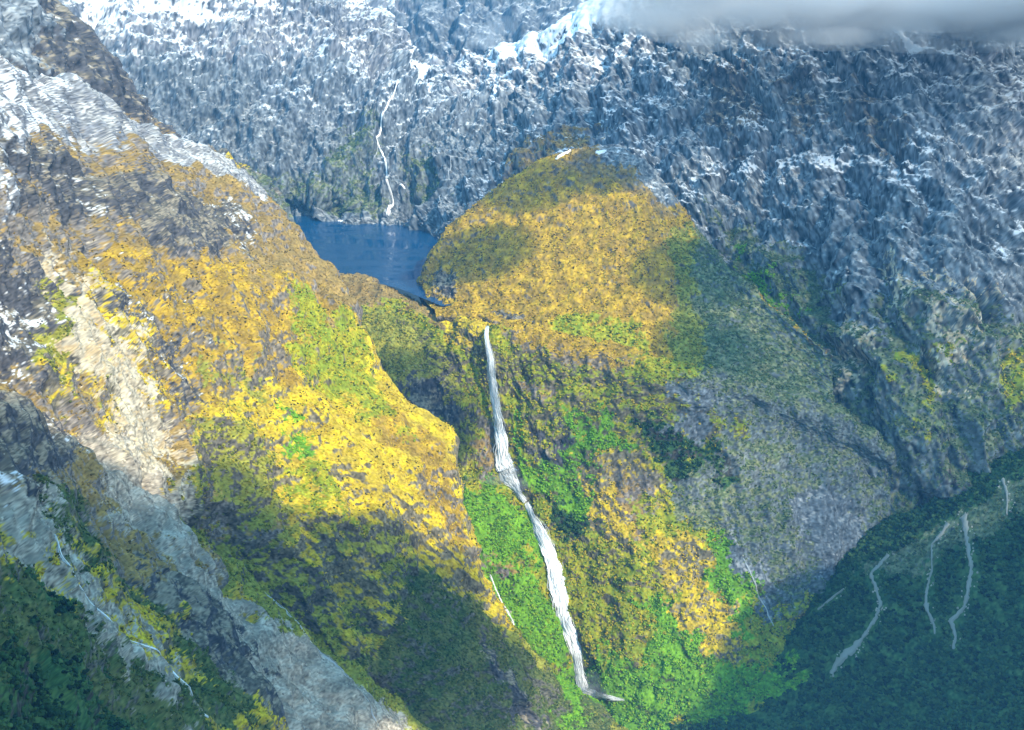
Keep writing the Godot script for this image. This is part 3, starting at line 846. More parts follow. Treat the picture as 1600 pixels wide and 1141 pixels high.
func net_of_left_mountain() -> Array:
	return [
		[Vector3(-854, 1292, -1439), Vector3(-803, 1241, -1527), Vector3(-772, 1190, -1622), Vector3(-735, 1118, -1803), Vector3(-657, 1020, -1991), Vector3(-579, 966, -2014), Vector3(-514, 912, -2010), Vector3(-431, 837, -1936), Vector3(-371, 772, -1846), Vector3(-291, 687, -1737), Vector3(-199, 627, -1646), Vector3(-172, 563, -1578), Vector3(-146, 460, -1529), Vector3(-90, 367, -1500), Vector3(-32, 306, -1489), Vector3(24, 235, -1495), Vector3(114, 122, -1504)],
		[Vector3(-778, 1552, -1254), Vector3(-727, 1501, -1342), Vector3(-696, 1450, -1437), Vector3(-659, 1378, -1618), Vector3(-581, 1280, -1806), Vector3(-503, 1226, -1829), Vector3(-438, 1172, -1825), Vector3(-355, 1097, -1751), Vector3(-295, 1032, -1661), Vector3(-215, 947, -1552), Vector3(-123, 887, -1461), Vector3(-96, 823, -1393), Vector3(-70, 720, -1344), Vector3(-14, 627, -1315), Vector3(44, 566, -1304), Vector3(100, 495, -1310), Vector3(190, 382, -1319)],
		[Vector3(-764, 1592, -1209), Vector3(-713, 1541, -1297), Vector3(-682, 1490, -1392), Vector3(-645, 1418, -1573), Vector3(-567, 1320, -1761), Vector3(-489, 1266, -1784), Vector3(-424, 1212, -1780), Vector3(-341, 1137, -1706), Vector3(-281, 1072, -1616), Vector3(-201, 987, -1507), Vector3(-109, 927, -1416), Vector3(-82, 863, -1348), Vector3(-56, 760, -1299), Vector3(0, 667, -1270), Vector3(58, 606, -1259), Vector3(114, 535, -1265), Vector3(204, 422, -1274)],
		[Vector3(-748, 1567, -1176), Vector3(-694, 1514, -1247), Vector3(-660, 1463, -1328), Vector3(-622, 1393, -1486), Vector3(-550, 1304, -1651), Vector3(-482, 1253, -1674), Vector3(-424, 1202, -1673), Vector3(-350, 1130, -1613), Vector3(-296, 1066, -1540), Vector3(-224, 984, -1450), Vector3(-140, 923, -1372), Vector3(-110, 860, -1314), Vector3(-81, 762, -1271), Vector3(-27, 673, -1247), Vector3(29, 611, -1238), Vector3(85, 541, -1242), Vector3(174, 432, -1247)],
		[Vector3(-726, 1538, -1132), Vector3(-668, 1483, -1183), Vector3(-630, 1431, -1245), Vector3(-591, 1365, -1373), Vector3(-529, 1286, -1510), Vector3(-471, 1239, -1532), Vector3(-423, 1190, -1535), Vector3(-361, 1124, -1493), Vector3(-314, 1062, -1441), Vector3(-253, 981, -1376), Vector3(-178, 920, -1316), Vector3(-146, 857, -1271), Vector3(-114, 767, -1236), Vector3(-62, 682, -1218), Vector3(-7, 619, -1211), Vector3(49, 550, -1211), Vector3(135, 445, -1213)],
		[Vector3(-712, 1469, -1085), Vector3(-648, 1412, -1109), Vector3(-604, 1362, -1146), Vector3(-563, 1302, -1235), Vector3(-512, 1237, -1335), Vector3(-469, 1197, -1357), Vector3(-430, 1154, -1365), Vector3(-383, 1096, -1345), Vector3(-346, 1037, -1320), Vector3(-298, 961, -1286), Vector3(-234, 902, -1248), Vector3(-197, 841, -1218), Vector3(-160, 762, -1193), Vector3(-110, 685, -1182), Vector3(-57, 622, -1178), Vector3(0, 555, -1174), Vector3(84, 458, -1170)],
		[Vector3(-704, 1378, -1037), Vector3(-633, 1319, -1032), Vector3(-583, 1272, -1042), Vector3(-539, 1220, -1089), Vector3(-499, 1172, -1148), Vector3(-471, 1140, -1169), Vector3(-444, 1104, -1182), Vector3(-412, 1056, -1187), Vector3(-385, 1002, -1191), Vector3(-349, 932, -1190), Vector3(-297, 874, -1175), Vector3(-256, 817, -1163), Vector3(-213, 751, -1147), Vector3(-164, 683, -1145), Vector3(-113, 622, -1144), Vector3(-54, 559, -1135), Vector3(28, 471, -1123)],
		[Vector3(-700, 1300, -1000), Vector3(-624, 1240, -972), Vector3(-568, 1195, -960), Vector3(-521, 1150, -973), Vector3(-491, 1115, -1000), Vector3(-474, 1090, -1020), Vector3(-456, 1060, -1036), Vector3(-436, 1020, -1061), Vector3(-417, 970, -1089), Vector3(-392, 905, -1114), Vector3(-349, 850, -1118), Vector3(-304, 795, -1119), Vector3(-255, 740, -1112), Vector3(-208, 680, -1115), Vector3(-159, 620, -1116), Vector3(-98, 560, -1103), Vector3(-18, 480, -1086)],
		[Vector3(-616, 1321, -880), Vector3(-556, 1265, -867), Vector3(-512, 1220, -867), Vector3(-476, 1172, -891), Vector3(-451, 1137, -921), Vector3(-437, 1111, -944), Vector3(-420, 1081, -964), Vector3(-403, 1041, -992), Vector3(-383, 992, -1024), Vector3(-358, 931, -1054), Vector3(-318, 878, -1066), Vector3(-276, 825, -1075), Vector3(-231, 772, -1077), Vector3(-185, 715, -1087), Vector3(-136, 656, -1094), Vector3(-75, 596, -1088), Vector3(4, 513, -1078)],
		[Vector3(-520, 1314, -723), Vector3(-481, 1262, -729), Vector3(-451, 1218, -745), Vector3(-427, 1166, -783), Vector3(-409, 1131, -816), Vector3(-398, 1104, -842), Vector3(-385, 1074, -867), Vector3(-369, 1034, -900), Vector3(-350, 987, -937), Vector3(-325, 931, -972), Vector3(-288, 878, -995), Vector3(-250, 829, -1014), Vector3(-209, 779, -1027), Vector3(-166, 724, -1045), Vector3(-116, 667, -1060), Vector3(-54, 607, -1062), Vector3(23, 520, -1061)],
		[Vector3(-429, 1281, -549), Vector3(-411, 1235, -576), Vector3(-397, 1192, -608), Vector3(-386, 1135, -662), Vector3(-376, 1101, -697), Vector3(-368, 1072, -728), Vector3(-358, 1042, -757), Vector3(-345, 1003, -796), Vector3(-327, 956, -839), Vector3(-302, 906, -879), Vector3(-269, 855, -914), Vector3(-235, 808, -942), Vector3(-197, 762, -968), Vector3(-157, 710, -996), Vector3(-107, 655, -1018), Vector3(-45, 595, -1029), Vector3(32, 503, -1038)],
		[Vector3(-332, 1255, -374), Vector3(-337, 1213, -422), Vector3(-339, 1171, -471), Vector3(-342, 1110, -541), Vector3(-340, 1076, -580), Vector3(-335, 1046, -614), Vector3(-328, 1016, -649), Vector3(-318, 976, -692), Vector3(-300, 931, -742), Vector3(-275, 887, -788), Vector3(-246, 838, -835), Vector3(-216, 794, -874), Vector3(-182, 751, -912), Vector3(-145, 703, -949), Vector3(-95, 649, -980), Vector3(-33, 589, -999), Vector3(43, 493, -1019)],
		[Vector3(-322, 1205, -204), Vector3(-327, 1163, -252), Vector3(-329, 1121, -301), Vector3(-332, 1060, -371), Vector3(-330, 1026, -410), Vector3(-325, 996, -444), Vector3(-318, 966, -479), Vector3(-308, 926, -522), Vector3(-290, 881, -572), Vector3(-265, 837, -618), Vector3(-236, 788, -665), Vector3(-206, 744, -704), Vector3(-172, 701, -742), Vector3(-135, 653, -779), Vector3(-85, 599, -810), Vector3(-23, 539, -829), Vector3(53, 443, -849)],
	]

func cover_of_left_mountain() -> Array:
	return [
		[[1340, "w"], [1200, "b"], [0, "g"]],
		["g", PackedVector2Array([Vector2(0.176, 0.457), Vector2(0.313, 0.381), Vector2(0.515, 0.136), Vector2(0.744, 0.136), Vector2(0.805, 0.260), Vector2(0.621, 0.549), Vector2(0.372, 0.553)])],
		["b", PackedVector2Array([Vector2(0.185, 0.392), Vector2(0.304, 0.368), Vector2(0.375, 0.167), Vector2(0.440, 0.139), Vector2(0.500, 0.167), Vector2(0.496, 0.225), Vector2(0.453, 0.285), Vector2(0.356, 0.391), Vector2(0.245, 0.429), Vector2(0.197, 0.432)])],
		["b", PackedVector2Array([Vector2(0.195, 0.233), Vector2(0.256, 0.144), Vector2(0.375, 0.167), Vector2(0.438, 0.167), Vector2(0.500, 0.167), Vector2(0.470, 0.232), Vector2(0.419, 0.290), Vector2(0.327, 0.352), Vector2(0.220, 0.377), Vector2(0.136, 0.407), Vector2(0.130, 0.337)])],
		["w", PackedVector2Array([Vector2(0.000, 0.168), Vector2(0.102, 0.127), Vector2(0.253, 0.144), Vector2(0.331, 0.144), Vector2(0.367, 0.184), Vector2(0.288, 0.229), Vector2(0.227, 0.247), Vector2(0.188, 0.276), Vector2(0.157, 0.296), Vector2(0.131, 0.354), Vector2(0.000, 0.522)])],
		["k", PackedVector2Array([Vector2(0.000, 0.536), Vector2(0.132, 0.358), Vector2(0.164, 0.339), Vector2(0.208, 0.321), Vector2(0.273, 0.284), Vector2(0.365, 0.249), Vector2(0.378, 0.327), Vector2(0.311, 0.378), Vector2(0.224, 0.397), Vector2(0.175, 0.392), Vector2(0.136, 0.407)])],
		["k", PackedVector2Array([Vector2(0.000, 0.623), Vector2(0.142, 0.452), Vector2(0.173, 0.445), Vector2(0.192, 0.466), Vector2(0.184, 0.505), Vector2(0.189, 0.543), Vector2(0.206, 0.564), Vector2(0.165, 0.577), Vector2(0.000, 0.802)])],
		["o", PackedVector2Array([Vector2(0.191, 0.461), Vector2(0.192, 0.522), Vector2(0.259, 0.546), Vector2(0.256, 0.505), Vector2(0.207, 0.471)])],
		["b", PackedVector2Array([Vector2(0.157, 0.535), Vector2(0.198, 0.540), Vector2(0.249, 0.548), Vector2(0.434, 0.570), Vector2(0.304, 0.573), Vector2(0.166, 0.585)])],
		["k", PackedVector2Array([Vector2(0.310, 0.461), Vector2(0.357, 0.463), Vector2(0.410, 0.480), Vector2(0.406, 0.492), Vector2(0.360, 0.492), Vector2(0.310, 0.479)])],
		["b", PackedVector2Array([Vector2(0.235, 0.420), Vector2(0.351, 0.385), Vector2(0.425, 0.345), Vector2(0.485, 0.309), Vector2(0.468, 0.390), Vector2(0.391, 0.431), Vector2(0.305, 0.445)])],
		["g", PackedVector2Array([Vector2(0.313, 0.398), Vector2(0.402, 0.344), Vector2(0.458, 0.293), Vector2(0.512, 0.310), Vector2(0.454, 0.406), Vector2(0.390, 0.416)])],
		["k", PackedVector2Array([Vector2(0.268, 0.426), Vector2(0.326, 0.415), Vector2(0.391, 0.431), Vector2(0.378, 0.453), Vector2(0.314, 0.454)])],
		["p", PackedVector2Array([Vector2(0.189, 0.434), Vector2(0.205, 0.427), Vector2(0.218, 0.451), Vector2(0.242, 0.476), Vector2(0.282, 0.490), Vector2(0.345, 0.497), Vector2(0.390, 0.516), Vector2(0.433, 0.527), Vector2(0.453, 0.548), Vector2(0.438, 0.583), Vector2(0.343, 0.573), Vector2(0.305, 0.548), Vector2(0.251, 0.537), Vector2(0.222, 0.514), Vector2(0.199, 0.474)])],
		["b", PackedVector2Array([Vector2(0.381, 0.514), Vector2(0.434, 0.499), Vector2(0.485, 0.503), Vector2(0.440, 0.537)])],
		["u", PackedVector2Array([Vector2(0.206, 0.427), Vector2(0.268, 0.411), Vector2(0.417, 0.332), Vector2(0.470, 0.232), Vector2(0.504, 0.243), Vector2(0.499, 0.346), Vector2(0.489, 0.407), Vector2(0.446, 0.477), Vector2(0.401, 0.504), Vector2(0.324, 0.486), Vector2(0.234, 0.451)])],
		["u", PackedVector2Array([Vector2(0.548, 0.249), Vector2(0.597, 0.211), Vector2(0.671, 0.201), Vector2(0.727, 0.203), Vector2(0.697, 0.267), Vector2(0.602, 0.308)])],
		["k", PackedVector2Array([Vector2(0.319, 0.452), Vector2(0.378, 0.453), Vector2(0.428, 0.474), Vector2(0.417, 0.496), Vector2(0.366, 0.484)])],
		["k", PackedVector2Array([Vector2(0.220, 0.442), Vector2(0.252, 0.444), Vector2(0.314, 0.466), Vector2(0.286, 0.469), Vector2(0.238, 0.461)])],
		["o", PackedVector2Array([Vector2(0.406, 0.434), Vector2(0.470, 0.418), Vector2(0.512, 0.427), Vector2(0.483, 0.449), Vector2(0.431, 0.451)])],
		["y", PackedVector2Array([Vector2(0.442, 0.314), Vector2(0.504, 0.218), Vector2(0.565, 0.199), Vector2(0.599, 0.261), Vector2(0.558, 0.316), Vector2(0.512, 0.346)])],
		["G", PackedVector2Array([Vector2(0.521, 0.423), Vector2(0.555, 0.398), Vector2(0.572, 0.430), Vector2(0.546, 0.446)])],
		["o", PackedVector2Array([Vector2(0.443, 0.515), Vector2(0.457, 0.484), Vector2(0.550, 0.460), Vector2(0.587, 0.475), Vector2(0.603, 0.512), Vector2(0.533, 0.527)])],
		["o", PackedVector2Array([Vector2(0.466, 0.500), Vector2(0.506, 0.476), Vector2(0.568, 0.466), Vector2(0.578, 0.486), Vector2(0.518, 0.516)])],
		["y", PackedVector2Array([Vector2(0.568, 0.456), Vector2(0.605, 0.416), Vector2(0.637, 0.404), Vector2(0.609, 0.470)])],
		["o", PackedVector2Array([Vector2(0.444, 0.549), Vector2(0.527, 0.533), Vector2(0.603, 0.512), Vector2(0.633, 0.462), Vector2(0.637, 0.404), Vector2(0.678, 0.371), Vector2(0.703, 0.332), Vector2(0.728, 0.277), Vector2(0.769, 0.220), Vector2(0.813, 0.167), Vector2(0.889, 0.132), Vector2(0.951, 0.132), Vector2(1.000, 0.175), Vector2(0.959, 0.953), Vector2(0.812, 0.814), Vector2(0.654, 0.727), Vector2(0.514, 0.697)])],
		["b", PackedVector2Array([Vector2(0.492, 0.537), Vector2(0.543, 0.516), Vector2(0.598, 0.517), Vector2(0.584, 0.532), Vector2(0.532, 0.547)])],
		["g", PackedVector2Array([Vector2(0.629, 0.478), Vector2(0.657, 0.440), Vector2(0.711, 0.409), Vector2(0.746, 0.400), Vector2(0.716, 0.461), Vector2(0.669, 0.488)])],
		["g", PackedVector2Array([Vector2(0.691, 0.503), Vector2(0.724, 0.468), Vector2(0.749, 0.494), Vector2(0.725, 0.518)])],
		["g", PackedVector2Array([Vector2(0.695, 0.341), Vector2(0.717, 0.240), Vector2(0.750, 0.178), Vector2(0.779, 0.246), Vector2(0.748, 0.303)])],
		["c", PackedVector2Array([Vector2(0.711, 0.369), Vector2(0.745, 0.276), Vector2(0.788, 0.220), Vector2(0.875, 0.167), Vector2(0.951, 0.132), Vector2(1.000, 0.273), Vector2(0.936, 0.928), Vector2(0.874, 0.748), Vector2(0.780, 0.531), Vector2(0.741, 0.436)])],
		["o", PackedVector2Array([Vector2(0.640, 0.527), Vector2(0.692, 0.509), Vector2(0.748, 0.518), Vector2(0.716, 0.729), Vector2(0.661, 0.692)])],
		["k", PackedVector2Array([Vector2(0.795, 0.286), Vector2(0.849, 0.288), Vector2(0.931, 0.322), Vector2(0.932, 0.361), Vector2(0.852, 0.335)])],
		["G", PackedVector2Array([Vector2(0.871, 0.122), Vector2(0.928, 0.167), Vector2(0.954, 0.201), Vector2(0.944, 0.292)])],
		["k", PackedVector2Array([Vector2(0.093, 0.714), Vector2(0.208, 0.570), Vector2(0.304, 0.573), Vector2(0.484, 0.579), Vector2(0.509, 0.724), Vector2(0.650, 0.750), Vector2(0.851, 0.795), Vector2(0.891, 0.918), Vector2(0.767, 0.951), Vector2(0.624, 0.906), Vector2(0.530, 0.842), Vector2(0.488, 0.807), Vector2(0.393, 0.782), Vector2(0.249, 0.768), Vector2(0.161, 0.759)])],
		["b", PackedVector2Array([Vector2(0.204, 0.720), Vector2(0.289, 0.648), Vector2(0.459, 0.653), Vector2(0.557, 0.706), Vector2(0.539, 0.753), Vector2(0.450, 0.768), Vector2(0.333, 0.759)])],
		["t", PackedVector2Array([Vector2(0.252, 0.566), Vector2(0.334, 0.565), Vector2(0.416, 0.573), Vector2(0.486, 0.577), Vector2(0.512, 0.705), Vector2(0.564, 0.725), Vector2(0.635, 0.717), Vector2(0.716, 0.729), Vector2(0.774, 0.755), Vector2(0.851, 0.795), Vector2(0.907, 0.918), Vector2(0.841, 0.933), Vector2(0.765, 0.869), Vector2(0.686, 0.837), Vector2(0.646, 0.808), Vector2(0.598, 0.781), Vector2(0.539, 0.770), Vector2(0.495, 0.751), Vector2(0.437, 0.733), Vector2(0.374, 0.704), Vector2(0.289, 0.648)])],
		["t", PackedVector2Array([Vector2(0.597, 0.812), Vector2(0.677, 0.812), Vector2(0.769, 0.843), Vector2(0.719, 0.919), Vector2(0.628, 0.873)])],
		["k", PackedVector2Array([Vector2(0.431, 0.791), Vector2(0.507, 0.789), Vector2(0.597, 0.812), Vector2(0.617, 0.876), Vector2(0.537, 0.863), Vector2(0.480, 0.827)])],
		["c", PackedVector2Array([Vector2(0.206, 0.753), Vector2(0.283, 0.726), Vector2(0.353, 0.747), Vector2(0.381, 0.785), Vector2(0.443, 0.794), Vector2(0.458, 0.820), Vector2(0.401, 0.814), Vector2(0.283, 0.789), Vector2(0.241, 0.780)])],
		["c", PackedVector2Array([Vector2(0.000, 0.874), Vector2(0.170, 0.808), Vector2(0.225, 0.797), Vector2(0.285, 0.828), Vector2(0.372, 0.850), Vector2(0.439, 0.878), Vector2(0.498, 0.910), Vector2(0.556, 0.954), Vector2(0.000, 0.933)])],
		["f", PackedVector2Array([Vector2(0.000, 0.897), Vector2(0.175, 0.864), Vector2(0.253, 0.870), Vector2(0.388, 0.897), Vector2(0.462, 0.928), Vector2(0.274, 0.964), Vector2(0.000, 0.945)])],
		["f", PackedVector2Array([Vector2(0.185, 0.813), Vector2(0.254, 0.817), Vector2(0.290, 0.842), Vector2(0.207, 0.841)])],
		["t", PackedVector2Array([Vector2(0.045, 0.809), Vector2(0.161, 0.756), Vector2(0.215, 0.750), Vector2(0.231, 0.782), Vector2(0.206, 0.800), Vector2(0.168, 0.798), Vector2(0.050, 0.837)])],
		["t", PackedVector2Array([Vector2(0.232, 0.786), Vector2(0.255, 0.788), Vector2(0.353, 0.821), Vector2(0.450, 0.845), Vector2(0.464, 0.875), Vector2(0.497, 0.906), Vector2(0.480, 0.907), Vector2(0.429, 0.873), Vector2(0.359, 0.846), Vector2(0.285, 0.828)])],
		["c", PackedVector2Array([Vector2(0.459, 0.825), Vector2(0.510, 0.840), Vector2(0.571, 0.880), Vector2(0.579, 0.911), Vector2(0.508, 0.914), Vector2(0.473, 0.881)])],
	]

func net_of_dark_ridge() -> Array:
	return [
		[Vector3(-1104, 1450, -2126), Vector3(-1023, 1388, -2182), Vector3(-945, 1319, -2220), Vector3(-906, 1261, -2248), Vector3(-875, 1199, -2304), Vector3(-842, 1117, -2361), Vector3(-809, 1035, -2415), Vector3(-769, 969, -2471), Vector3(-744, 935, -2583), Vector3(-704, 897, -2647), Vector3(-662, 851, -2720), Vector3(-633, 780, -2768), Vector3(-601, 699, -2775)],
		[Vector3(-1064, 1650, -1896), Vector3(-983, 1588, -1952), Vector3(-905, 1519, -1990), Vector3(-866, 1461, -2018), Vector3(-835, 1399, -2074), Vector3(-802, 1317, -2131), Vector3(-769, 1235, -2185), Vector3(-729, 1169, -2241), Vector3(-704, 1135, -2353), Vector3(-664, 1097, -2417), Vector3(-622, 1051, -2490), Vector3(-593, 980, -2538), Vector3(-561, 899, -2545)],
		[Vector3(-1024, 1750, -1776), Vector3(-943, 1688, -1832), Vector3(-865, 1619, -1870), Vector3(-826, 1561, -1898), Vector3(-795, 1499, -1954), Vector3(-762, 1417, -2011), Vector3(-729, 1335, -2065), Vector3(-689, 1269, -2121), Vector3(-664, 1235, -2233), Vector3(-624, 1197, -2297), Vector3(-582, 1151, -2370), Vector3(-553, 1080, -2418), Vector3(-521, 999, -2425)],
		[Vector3(-976, 1696, -1691), Vector3(-903, 1644, -1745), Vector3(-833, 1586, -1788), Vector3(-797, 1534, -1824), Vector3(-768, 1478, -1880), Vector3(-737, 1406, -1937), Vector3(-705, 1333, -1995), Vector3(-668, 1271, -2055), Vector3(-646, 1233, -2164), Vector3(-613, 1192, -2230), Vector3(-579, 1143, -2304), Vector3(-554, 1076, -2351), Vector3(-524, 1002, -2363)],
		[Vector3(-918, 1597, -1583), Vector3(-855, 1559, -1636), Vector3(-797, 1517, -1685), Vector3(-765, 1473, -1731), Vector3(-738, 1425, -1786), Vector3(-711, 1367, -1846), Vector3(-680, 1308, -1907), Vector3(-647, 1252, -1973), Vector3(-628, 1208, -2078), Vector3(-605, 1162, -2149), Vector3(-583, 1109, -2223), Vector3(-564, 1047, -2269), Vector3(-536, 983, -2289)],
		[Vector3(-858, 1468, -1468), Vector3(-807, 1446, -1519), Vector3(-762, 1422, -1575), Vector3(-734, 1387, -1633), Vector3(-710, 1349, -1687), Vector3(-686, 1308, -1750), Vector3(-658, 1263, -1814), Vector3(-629, 1214, -1888), Vector3(-615, 1163, -1987), Vector3(-602, 1113, -2064), Vector3(-593, 1053, -2139), Vector3(-581, 998, -2184), Vector3(-556, 946, -2211)],
		[Vector3(-818, 1348, -1408), Vector3(-767, 1326, -1459), Vector3(-722, 1302, -1515), Vector3(-694, 1267, -1573), Vector3(-670, 1229, -1627), Vector3(-646, 1188, -1690), Vector3(-618, 1143, -1754), Vector3(-589, 1094, -1828), Vector3(-575, 1043, -1927), Vector3(-562, 993, -2004), Vector3(-553, 933, -2079), Vector3(-541, 878, -2124), Vector3(-516, 826, -2151)],
	]

func cover_of_dark_ridge() -> Array:
	return [
		[[0, "k"]],
		["m", PackedVector2Array([Vector2(0.010, 0.360), Vector2(0.169, 0.429), Vector2(0.273, 0.443), Vector2(0.224, 0.738), Vector2(0.051, 0.820), Vector2(0.000, 0.807)])],
		["b", PackedVector2Array([Vector2(0.415, 0.717), Vector2(0.509, 0.429), Vector2(0.583, 0.484), Vector2(0.564, 0.722), Vector2(0.468, 0.764)])],
		["b", PackedVector2Array([Vector2(0.558, 0.445), Vector2(0.669, 0.376), Vector2(0.722, 0.656), Vector2(0.624, 0.770)])],
		["g", PackedVector2Array([Vector2(0.699, 0.376), Vector2(0.757, 0.363), Vector2(0.791, 0.560), Vector2(0.718, 0.616)])],
		["h", PackedVector2Array([Vector2(0.761, 0.363), Vector2(0.921, 0.354), Vector2(1.000, 0.165), Vector2(0.932, 0.818)])],
	]

func net_of_cirque_headwall() -> Array:
	return [
		[Vector3(-1565, 1503, -3618), Vector3(-1414, 1473, -3687), Vector3(-1252, 1441, -3752), Vector3(-1076, 1388, -3792), Vector3(-912, 1332, -3830), Vector3(-760, 1279, -3857), Vector3(-619, 1271, -3865), Vector3(-497, 1221, -3864), Vector3(-397, 1154, -3867), Vector3(-316, 1058, -3865), Vector3(-211, 1022, -3854), Vector3(-63, 1013, -3859), Vector3(106, 1022, -3858)],
		[Vector3(-1565, 1733, -3358), Vector3(-1414, 1703, -3427), Vector3(-1252, 1671, -3492), Vector3(-1076, 1618, -3532), Vector3(-912, 1562, -3570), Vector3(-760, 1509, -3597), Vector3(-619, 1501, -3605), Vector3(-497, 1451, -3604), Vector3(-397, 1384, -3607), Vector3(-316, 1288, -3605), Vector3(-211, 1252, -3594), Vector3(-63, 1243, -3599), Vector3(106, 1252, -3598)],
		[Vector3(-1565, 1803, -3198), Vector3(-1414, 1773, -3267), Vector3(-1252, 1741, -3332), Vector3(-1076, 1688, -3372), Vector3(-912, 1632, -3410), Vector3(-760, 1579, -3437), Vector3(-619, 1571, -3445), Vector3(-497, 1521, -3444), Vector3(-397, 1454, -3447), Vector3(-316, 1358, -3445), Vector3(-211, 1322, -3434), Vector3(-63, 1313, -3439), Vector3(106, 1322, -3438)],
		[Vector3(-1524, 1593, -3039), Vector3(-1376, 1576, -3109), Vector3(-1216, 1549, -3165), Vector3(-1044, 1530, -3215), Vector3(-883, 1502, -3252), Vector3(-734, 1473, -3279), Vector3(-600, 1454, -3296), Vector3(-485, 1415, -3315), Vector3(-386, 1366, -3318), Vector3(-306, 1311, -3316), Vector3(-204, 1270, -3294), Vector3(-61, 1270, -3289), Vector3(101, 1271, -3278)],
		[Vector3(-1459, 1364, -2825), Vector3(-1314, 1351, -2885), Vector3(-1158, 1347, -2940), Vector3(-994, 1343, -2989), Vector3(-839, 1331, -3026), Vector3(-697, 1320, -3052), Vector3(-568, 1309, -3068), Vector3(-457, 1290, -3076), Vector3(-362, 1281, -3079), Vector3(-286, 1272, -3077), Vector3(-190, 1264, -3064), Vector3(-57, 1257, -3039), Vector3(94, 1259, -3019)],
		[Vector3(-1428, 1210, -2706), Vector3(-1287, 1193, -2765), Vector3(-1135, 1185, -2820), Vector3(-975, 1178, -2869), Vector3(-823, 1173, -2906), Vector3(-681, 1170, -2927), Vector3(-555, 1160, -2938), Vector3(-444, 1151, -2937), Vector3(-352, 1141, -2939), Vector3(-277, 1134, -2927), Vector3(-183, 1130, -2894), Vector3(-54, 1135, -2859), Vector3(89, 1141, -2819)],
		[Vector3(-1404, 1114, -2623), Vector3(-1266, 1098, -2681), Vector3(-1117, 1085, -2736), Vector3(-960, 1073, -2784), Vector3(-809, 1063, -2816), Vector3(-671, 1054, -2837), Vector3(-546, 1047, -2843), Vector3(-436, 1040, -2837), Vector3(-344, 1037, -2824), Vector3(-269, 1035, -2797), Vector3(-173, 1037, -2694), Vector3(-50, 1034, -2600), Vector3(81, 1031, -2499)],
		[Vector3(-1721, 980, -3203), Vector3(-1492, 980, -3149), Vector3(-1271, 980, -3097), Vector3(-1056, 980, -3046), Vector3(-867, 980, -2997), Vector3(-700, 980, -2940), Vector3(-558, 980, -2885), Vector3(-435, 980, -2806), Vector3(-338, 980, -2755), Vector3(-263, 980, -2714), Vector3(-167, 980, -2562), Vector3(-47, 980, -2373), Vector3(72, 980, -2197)],
		[Vector3(-1721, 935, -3143), Vector3(-1492, 935, -3089), Vector3(-1271, 935, -3037), Vector3(-1056, 935, -2986), Vector3(-867, 935, -2937), Vector3(-700, 935, -2880), Vector3(-558, 935, -2825), Vector3(-435, 935, -2746), Vector3(-338, 935, -2695), Vector3(-263, 935, -2654), Vector3(-167, 935, -2502), Vector3(-47, 935, -2313), Vector3(72, 935, -2137)],
	]

func cover_of_cirque_headwall() -> Array:
	return [
		[[1390, "w"], [1200, "m"], [0, "r"]],
		["s", PackedVector2Array([Vector2(0.138, 0.355), Vector2(0.191, 0.377), Vector2(0.167, 0.397), Vector2(0.125, 0.388)])],
		["s", PackedVector2Array([Vector2(0.239, 0.312), Vector2(0.344, 0.350), Vector2(0.406, 0.369), Vector2(0.286, 0.393), Vector2(0.200, 0.382)])],
		["s", PackedVector2Array([Vector2(0.362, 0.236), Vector2(0.464, 0.308), Vector2(0.429, 0.333), Vector2(0.364, 0.336)])],
		["w", PackedVector2Array([Vector2(0.413, 0.235), Vector2(0.584, 0.262), Vector2(0.731, 0.304), Vector2(0.649, 0.434), Vector2(0.526, 0.453), Vector2(0.428, 0.397)])],
		["m", PackedVector2Array([Vector2(0.363, 0.460), Vector2(0.463, 0.476), Vector2(0.583, 0.469), Vector2(0.730, 0.502), Vector2(0.583, 0.544), Vector2(0.406, 0.548)])],
		["w", PackedVector2Array([Vector2(0.513, 0.419), Vector2(0.561, 0.412), Vector2(0.561, 0.444), Vector2(0.520, 0.457)])],
		["r", PackedVector2Array([Vector2(0.200, 0.473), Vector2(0.363, 0.485), Vector2(0.428, 0.560), Vector2(0.384, 0.633), Vector2(0.241, 0.618)])],
		["h", PackedVector2Array([Vector2(0.363, 0.698), Vector2(0.463, 0.711), Vector2(0.583, 0.649), Vector2(0.649, 0.734), Vector2(0.667, 0.868), Vector2(0.555, 0.893), Vector2(0.428, 0.888), Vector2(0.363, 0.764)])],
		["h", PackedVector2Array([Vector2(0.554, 0.583), Vector2(0.615, 0.570), Vector2(0.631, 0.645), Vector2(0.554, 0.652)])],
		["h", PackedVector2Array([Vector2(0.730, 0.661), Vector2(0.819, 0.634), Vector2(0.819, 0.730), Vector2(0.730, 0.774)])],
		["s", PackedVector2Array([Vector2(0.710, 0.308), Vector2(0.828, 0.244), Vector2(0.927, 0.249), Vector2(0.834, 0.303), Vector2(0.768, 0.468), Vector2(0.730, 0.388)])],
	]

